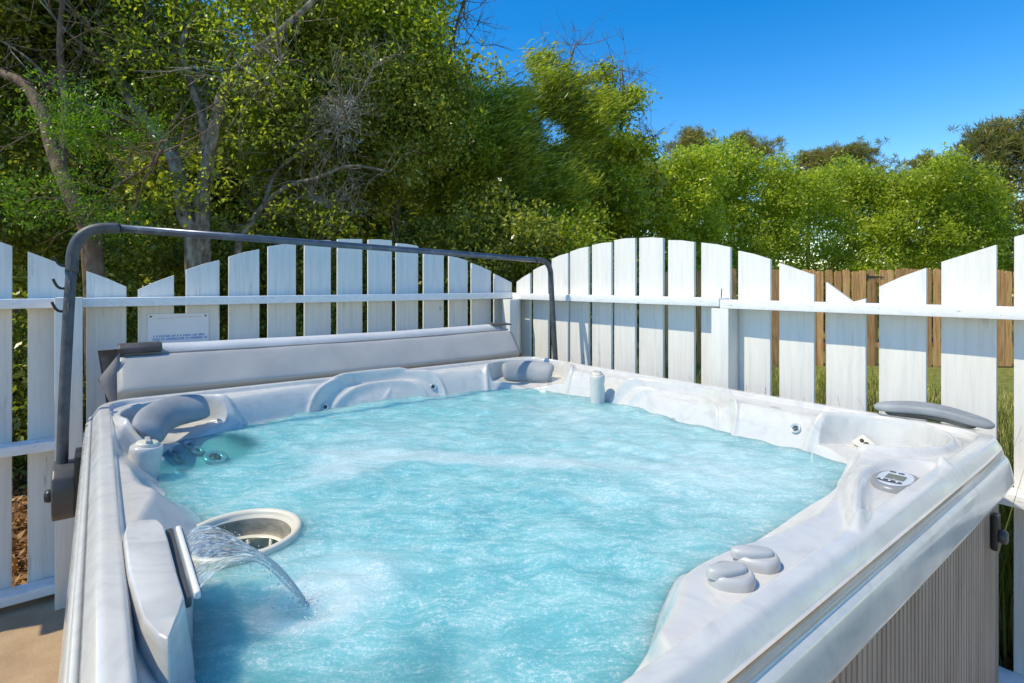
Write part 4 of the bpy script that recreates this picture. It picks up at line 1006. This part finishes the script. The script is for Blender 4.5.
pine(692,20,137,2.0,1.0,'thin sparse pine tip just right of the oak',25)
pine(806,22,158,2.2,1.5,'dark low pine crown between the brownish pine and the domed pine',22)
pine(848,22,150,2.4,1.7,'dark domed pine crown above the middle of the bushes',23)
pine(985,13.5,132,3.6,1.25,'tall dark pine at the right edge above the bushes',24)
pine(1040,13.0,118,4.0,1.3,'dark pine cut by the right edge of the picture',26)
pine(925,22,162,2.4,1.5,'low pine crown in the dip of the bush line',27)
# woodland mass far behind
def woods():
    r=np.random.default_rng(9); pts=[]
    low=[(r.uniform(-260,640),r.uniform(9.5,12.5),r.uniform(.2,3.2)) for _ in range(150)]+[(r.uniform(-200,380),r.uniform(9.5,12),r.uniform(2.8,5.4)) for _ in range(110)]
    for q,d,z in low:
        c=P(q,284,d); p=r.normal(size=(900,3)); p/=np.linalg.norm(p,axis=1)[:,None]; p*=np.array([.95,.6,.75])*r.uniform(.5,1.0,(900,1)); p+=np.array([c.x,c.y,z]); pts.append(p)
    for k in range(330):
        px=r.uniform(-500,1500); d=r.uniform(13,17) if px<620 else r.uniform(17,24)
        top=(3.7 if px>640 else (4.2 if px>470 else 8.0))+r.uniform(-.6,.4); c=np.array(P(px,284,d)); z=r.uniform(.3,top); 
        p=r.normal(size=(520,3)); p/=np.linalg.norm(p,axis=1)[:,None]; p*=np.array([1.2,.8,.9])*r.uniform(.6,1.0,(520,1)); p+=np.array([c[0],c[1],z-.9 if z>1.5 else z]); pts.append(p)
    p=np.concatenate(pts); o=quads('woodland',leaf_co(p,.16,.6,.4,None,1,r),M['leaf_dark']); tag(o,'dark wood far behind the garden trees','woodland',None,'stuff')
woods()
# ------------------------------------------------------------------ cedar fence
def cedar():
    dd=8.8; x0=(655-512)/534*dd; root=empty('cedar_fence',Vector((6.5,dd,0)),'weathered orange-brown cedar board fence beyond the grass','fence')
    r=random.Random(8); x=x0-.1; i=0
    while x<12.2:
        w=.112; top=1.60+r.uniform(-.02,.02)+.02*math.sin(x*2); y=dd+(x-2)*.02; c_=.025
        if 6.02<x<6.1: x=6.12
        pts=[Vector((x,y,-.02)),Vector((x+w,y,-.02)),Vector((x+w,y,top-c_)),Vector((x+w-c_,y,top)),Vector((x+c_,y,top)),Vector((x,y,top-c_))]
        frombm(prism(pts,Vector((0,.018,0)),0),'board',root,M['cedar'],False); x+=w+r.choice((.008,.014,.03,.04)); i+=1
        if i>=98: break
    xe=x
    for z in (.3,.85,1.38):
        y0=dd+(x0-2.6)*.02+.021; y1=dd+(xe-2)*.02+.021
        frombm(prism([Vector((x0-.6,y0,z)),Vector((xe,y1,z)),Vector((xe,y1,z+.085)),Vector((x0-.6,y0,z+.085))],Vector((0,.038,0)),0),'rail',root,M['cedar'],False)
    for px in (x0+1.9,6.04,x0+6.6):
        y=dd+(px-2)*.02+.062
        frombm(prism([Vector((px,y,-.02)),Vector((px+.09,y,-.02)),Vector((px+.09,y,1.52)),Vector((px,y,1.52))],Vector((0,.09,0)),.004),'post',root,M['cedar'],False)
    # strap hinge of the gate
    hx=(875-512)/534*dd; y=dd+(hx-2)*.02-.006; z=EYE-(277-284)/534*dd
    frombm(prism([Vector((hx-.06,y,z+.022)),Vector((hx-.06,y,z-.022)),Vector((hx+.19,y,z-.008)),Vector((hx+.19,y,z+.008))],Vector((0,.004,0)),0),'hinge',root,M['black'],False)
    frombm(prism([Vector((hx-.09,y,z-.05)),Vector((hx-.062,y,z-.05)),Vector((hx-.062,y,z+.05)),Vector((hx-.09,y,z+.05))],Vector((0,.004,0)),0),'hinge',root,M['black'],False)
cedar()
# ------------------------------------------------------------------ grass and litter (uncountable)
def blades(name,label,centres,hmin,hmax,w,lean,mat,seed):
    r=np.random.default_rng(seed); n=len(centres); h=r.uniform(hmin,hmax,(n,1)); an=r.uniform(0,6.28,n); dx=np.stack([np.cos(an),np.sin(an),np.zeros(n)],1)
    ln=np.stack([np.cos(an+1.3),np.sin(an+1.3),np.zeros(n)],1)*r.uniform(0,lean,(n,1))*h; up=np.array([[0,0,1.]])
    a=centres-dx*w; b=centres+dx*w; c=centres+up*h*.55+ln*.35+dx*w*.7; d=centres+up*h*.55+ln*.35-dx*w*.7; t=centres+up*h+ln
    q1=np.stack([a,b,c,d],1); q2=np.stack([d,c,t,t+dx*.001],1)
    co=np.concatenate([q1,q2],1).reshape(-1,3); o=quads(name,co,mat); tag(o,label,'grass',None,'stuff'); return o
r_=np.random.default_rng(31); 
def inb(n,a0,a1,b0,b1):
    a=r_.uniform(a0,a1,n); b=r_.uniform(b0,b1,n); return np.stack([LX+AX.x*a+BX.x*b,LY+AX.y*a+BX.y*b,np.full(n,-.03)],1)
tuft=[]
for k in range(260):
    a=2.66+abs(r_.normal())*.26; b=r_.uniform(-.2,2.9); c=np.array([LX+AX.x*a+BX.x*b,LY+AX.y*a+BX.y*b,-.03])
    tuft.append(c+np.concatenate([r_.normal(size=(60,2))*.055,np.zeros((60,1))],1))
blades('tall_grass','tall yellow-green grass growing along the outside of the right picket fence',np.concatenate(tuft),.35,.95,.0035,.45,M['grass'],1)
g=inb(60000,2.5,9,-6,3.2); blades('grass','short dry lawn between the picket fence and the cedar fence',g,.03,.11,.004,.9,M['grass'],2)
def litter():
    r=np.random.default_rng(41); a=r.uniform(-4,2.4,26000); b=-.60-abs(r.normal(size=26000))*1.5; c=np.stack([LX+AX.x*a+BX.x*b,LY+AX.y*a+BX.y*b,r.uniform(-.03,.0,26000)],1)
    a=2.46+abs(r.normal(size=7000))*.35; b=r.uniform(.5,3.2,7000); c2=np.stack([LX+AX.x*a+BX.x*b,LY+AX.y*a+BX.y*b,r.uniform(-.03,.01,7000)],1)
    c=np.concatenate([c,c2]); co=leaf_co(c,.055,.5,3.0,None,1,r); co[:,2]=np.where(co[:,2]<-.03,-.03+.3*abs(co[:,2]+.03),co[:,2])
    o=quads('leaf_litter',co,M['litter']); tag(o,'brown and orange fallen leaves on the soil behind the fences','leaf litter',None,'stuff')
litter()

# ------------------------------------------------------------------ light, sky, camera
sun=bpy.data.lights.new('sun','SUN'); sun.energy=3.5; sun.angle=math.radians(.53); sun.color=(1,.945,.85)
so=bpy.data.objects.new('sun',sun); col.objects.link(so); so.rotation_euler=SUNH.to_track_quat('Z','Y').to_euler(); so.location=(-8,-3,14)
w=bpy.data.worlds.new('World'); scene.world=w; w.use_nodes=True; nt=w.node_tree; nt.nodes.clear()
sk=nt.nodes.new('ShaderNodeTexSky'); sk.sky_type='NISHITA'; sk.sun_disc=False; sk.sun_elevation=math.radians(56); sk.sun_rotation=math.atan2(SUNH.x,SUNH.y)
sk.air_density=1.0; sk.dust_density=.2; sk.ozone_density=2.0; sk.altitude=300
bg=nt.nodes.new('ShaderNodeBackground'); bg.inputs['Strength'].default_value=.13; o=nt.nodes.new('ShaderNodeOutputWorld')
hs=nt.nodes.new('ShaderNodeHueSaturation'); hs.inputs['Saturation'].default_value=1.5; hs.inputs['Hue'].default_value=.509; hs.inputs['Value'].default_value=1.75; nt.links.new(sk.outputs[0],hs.inputs['Color']); nt.links.new(hs.outputs[0],bg.inputs[0]); nt.links.new(bg.outputs[0],o.inputs[0])
cam=bpy.data.cameras.new('camera'); co=bpy.data.objects.new('camera',cam); col.objects.link(co); scene.camera=co
co.location=(0,0,EYE); co.rotation_euler=(math.radians(90),0,0); cam.sensor_width=36; cam.lens=534/1024*36; cam.shift_y=-(341.5-284)/1024; cam.clip_end=500; cam.clip_start=.02
scene.render.resolution_x=1024; scene.render.resolution_y=683
vs=scene.view_settings; vs.view_transform='Standard'; vs.look='None'; vs.exposure=.27; vs.use_white_balance=True; vs.white_balance_temperature=7900; vs.white_balance_tint=4; vs.gamma=1
scene.render.engine='CYCLES'; scene.cycles.max_bounces=8; scene.cycles.transparent_max_bounces=12
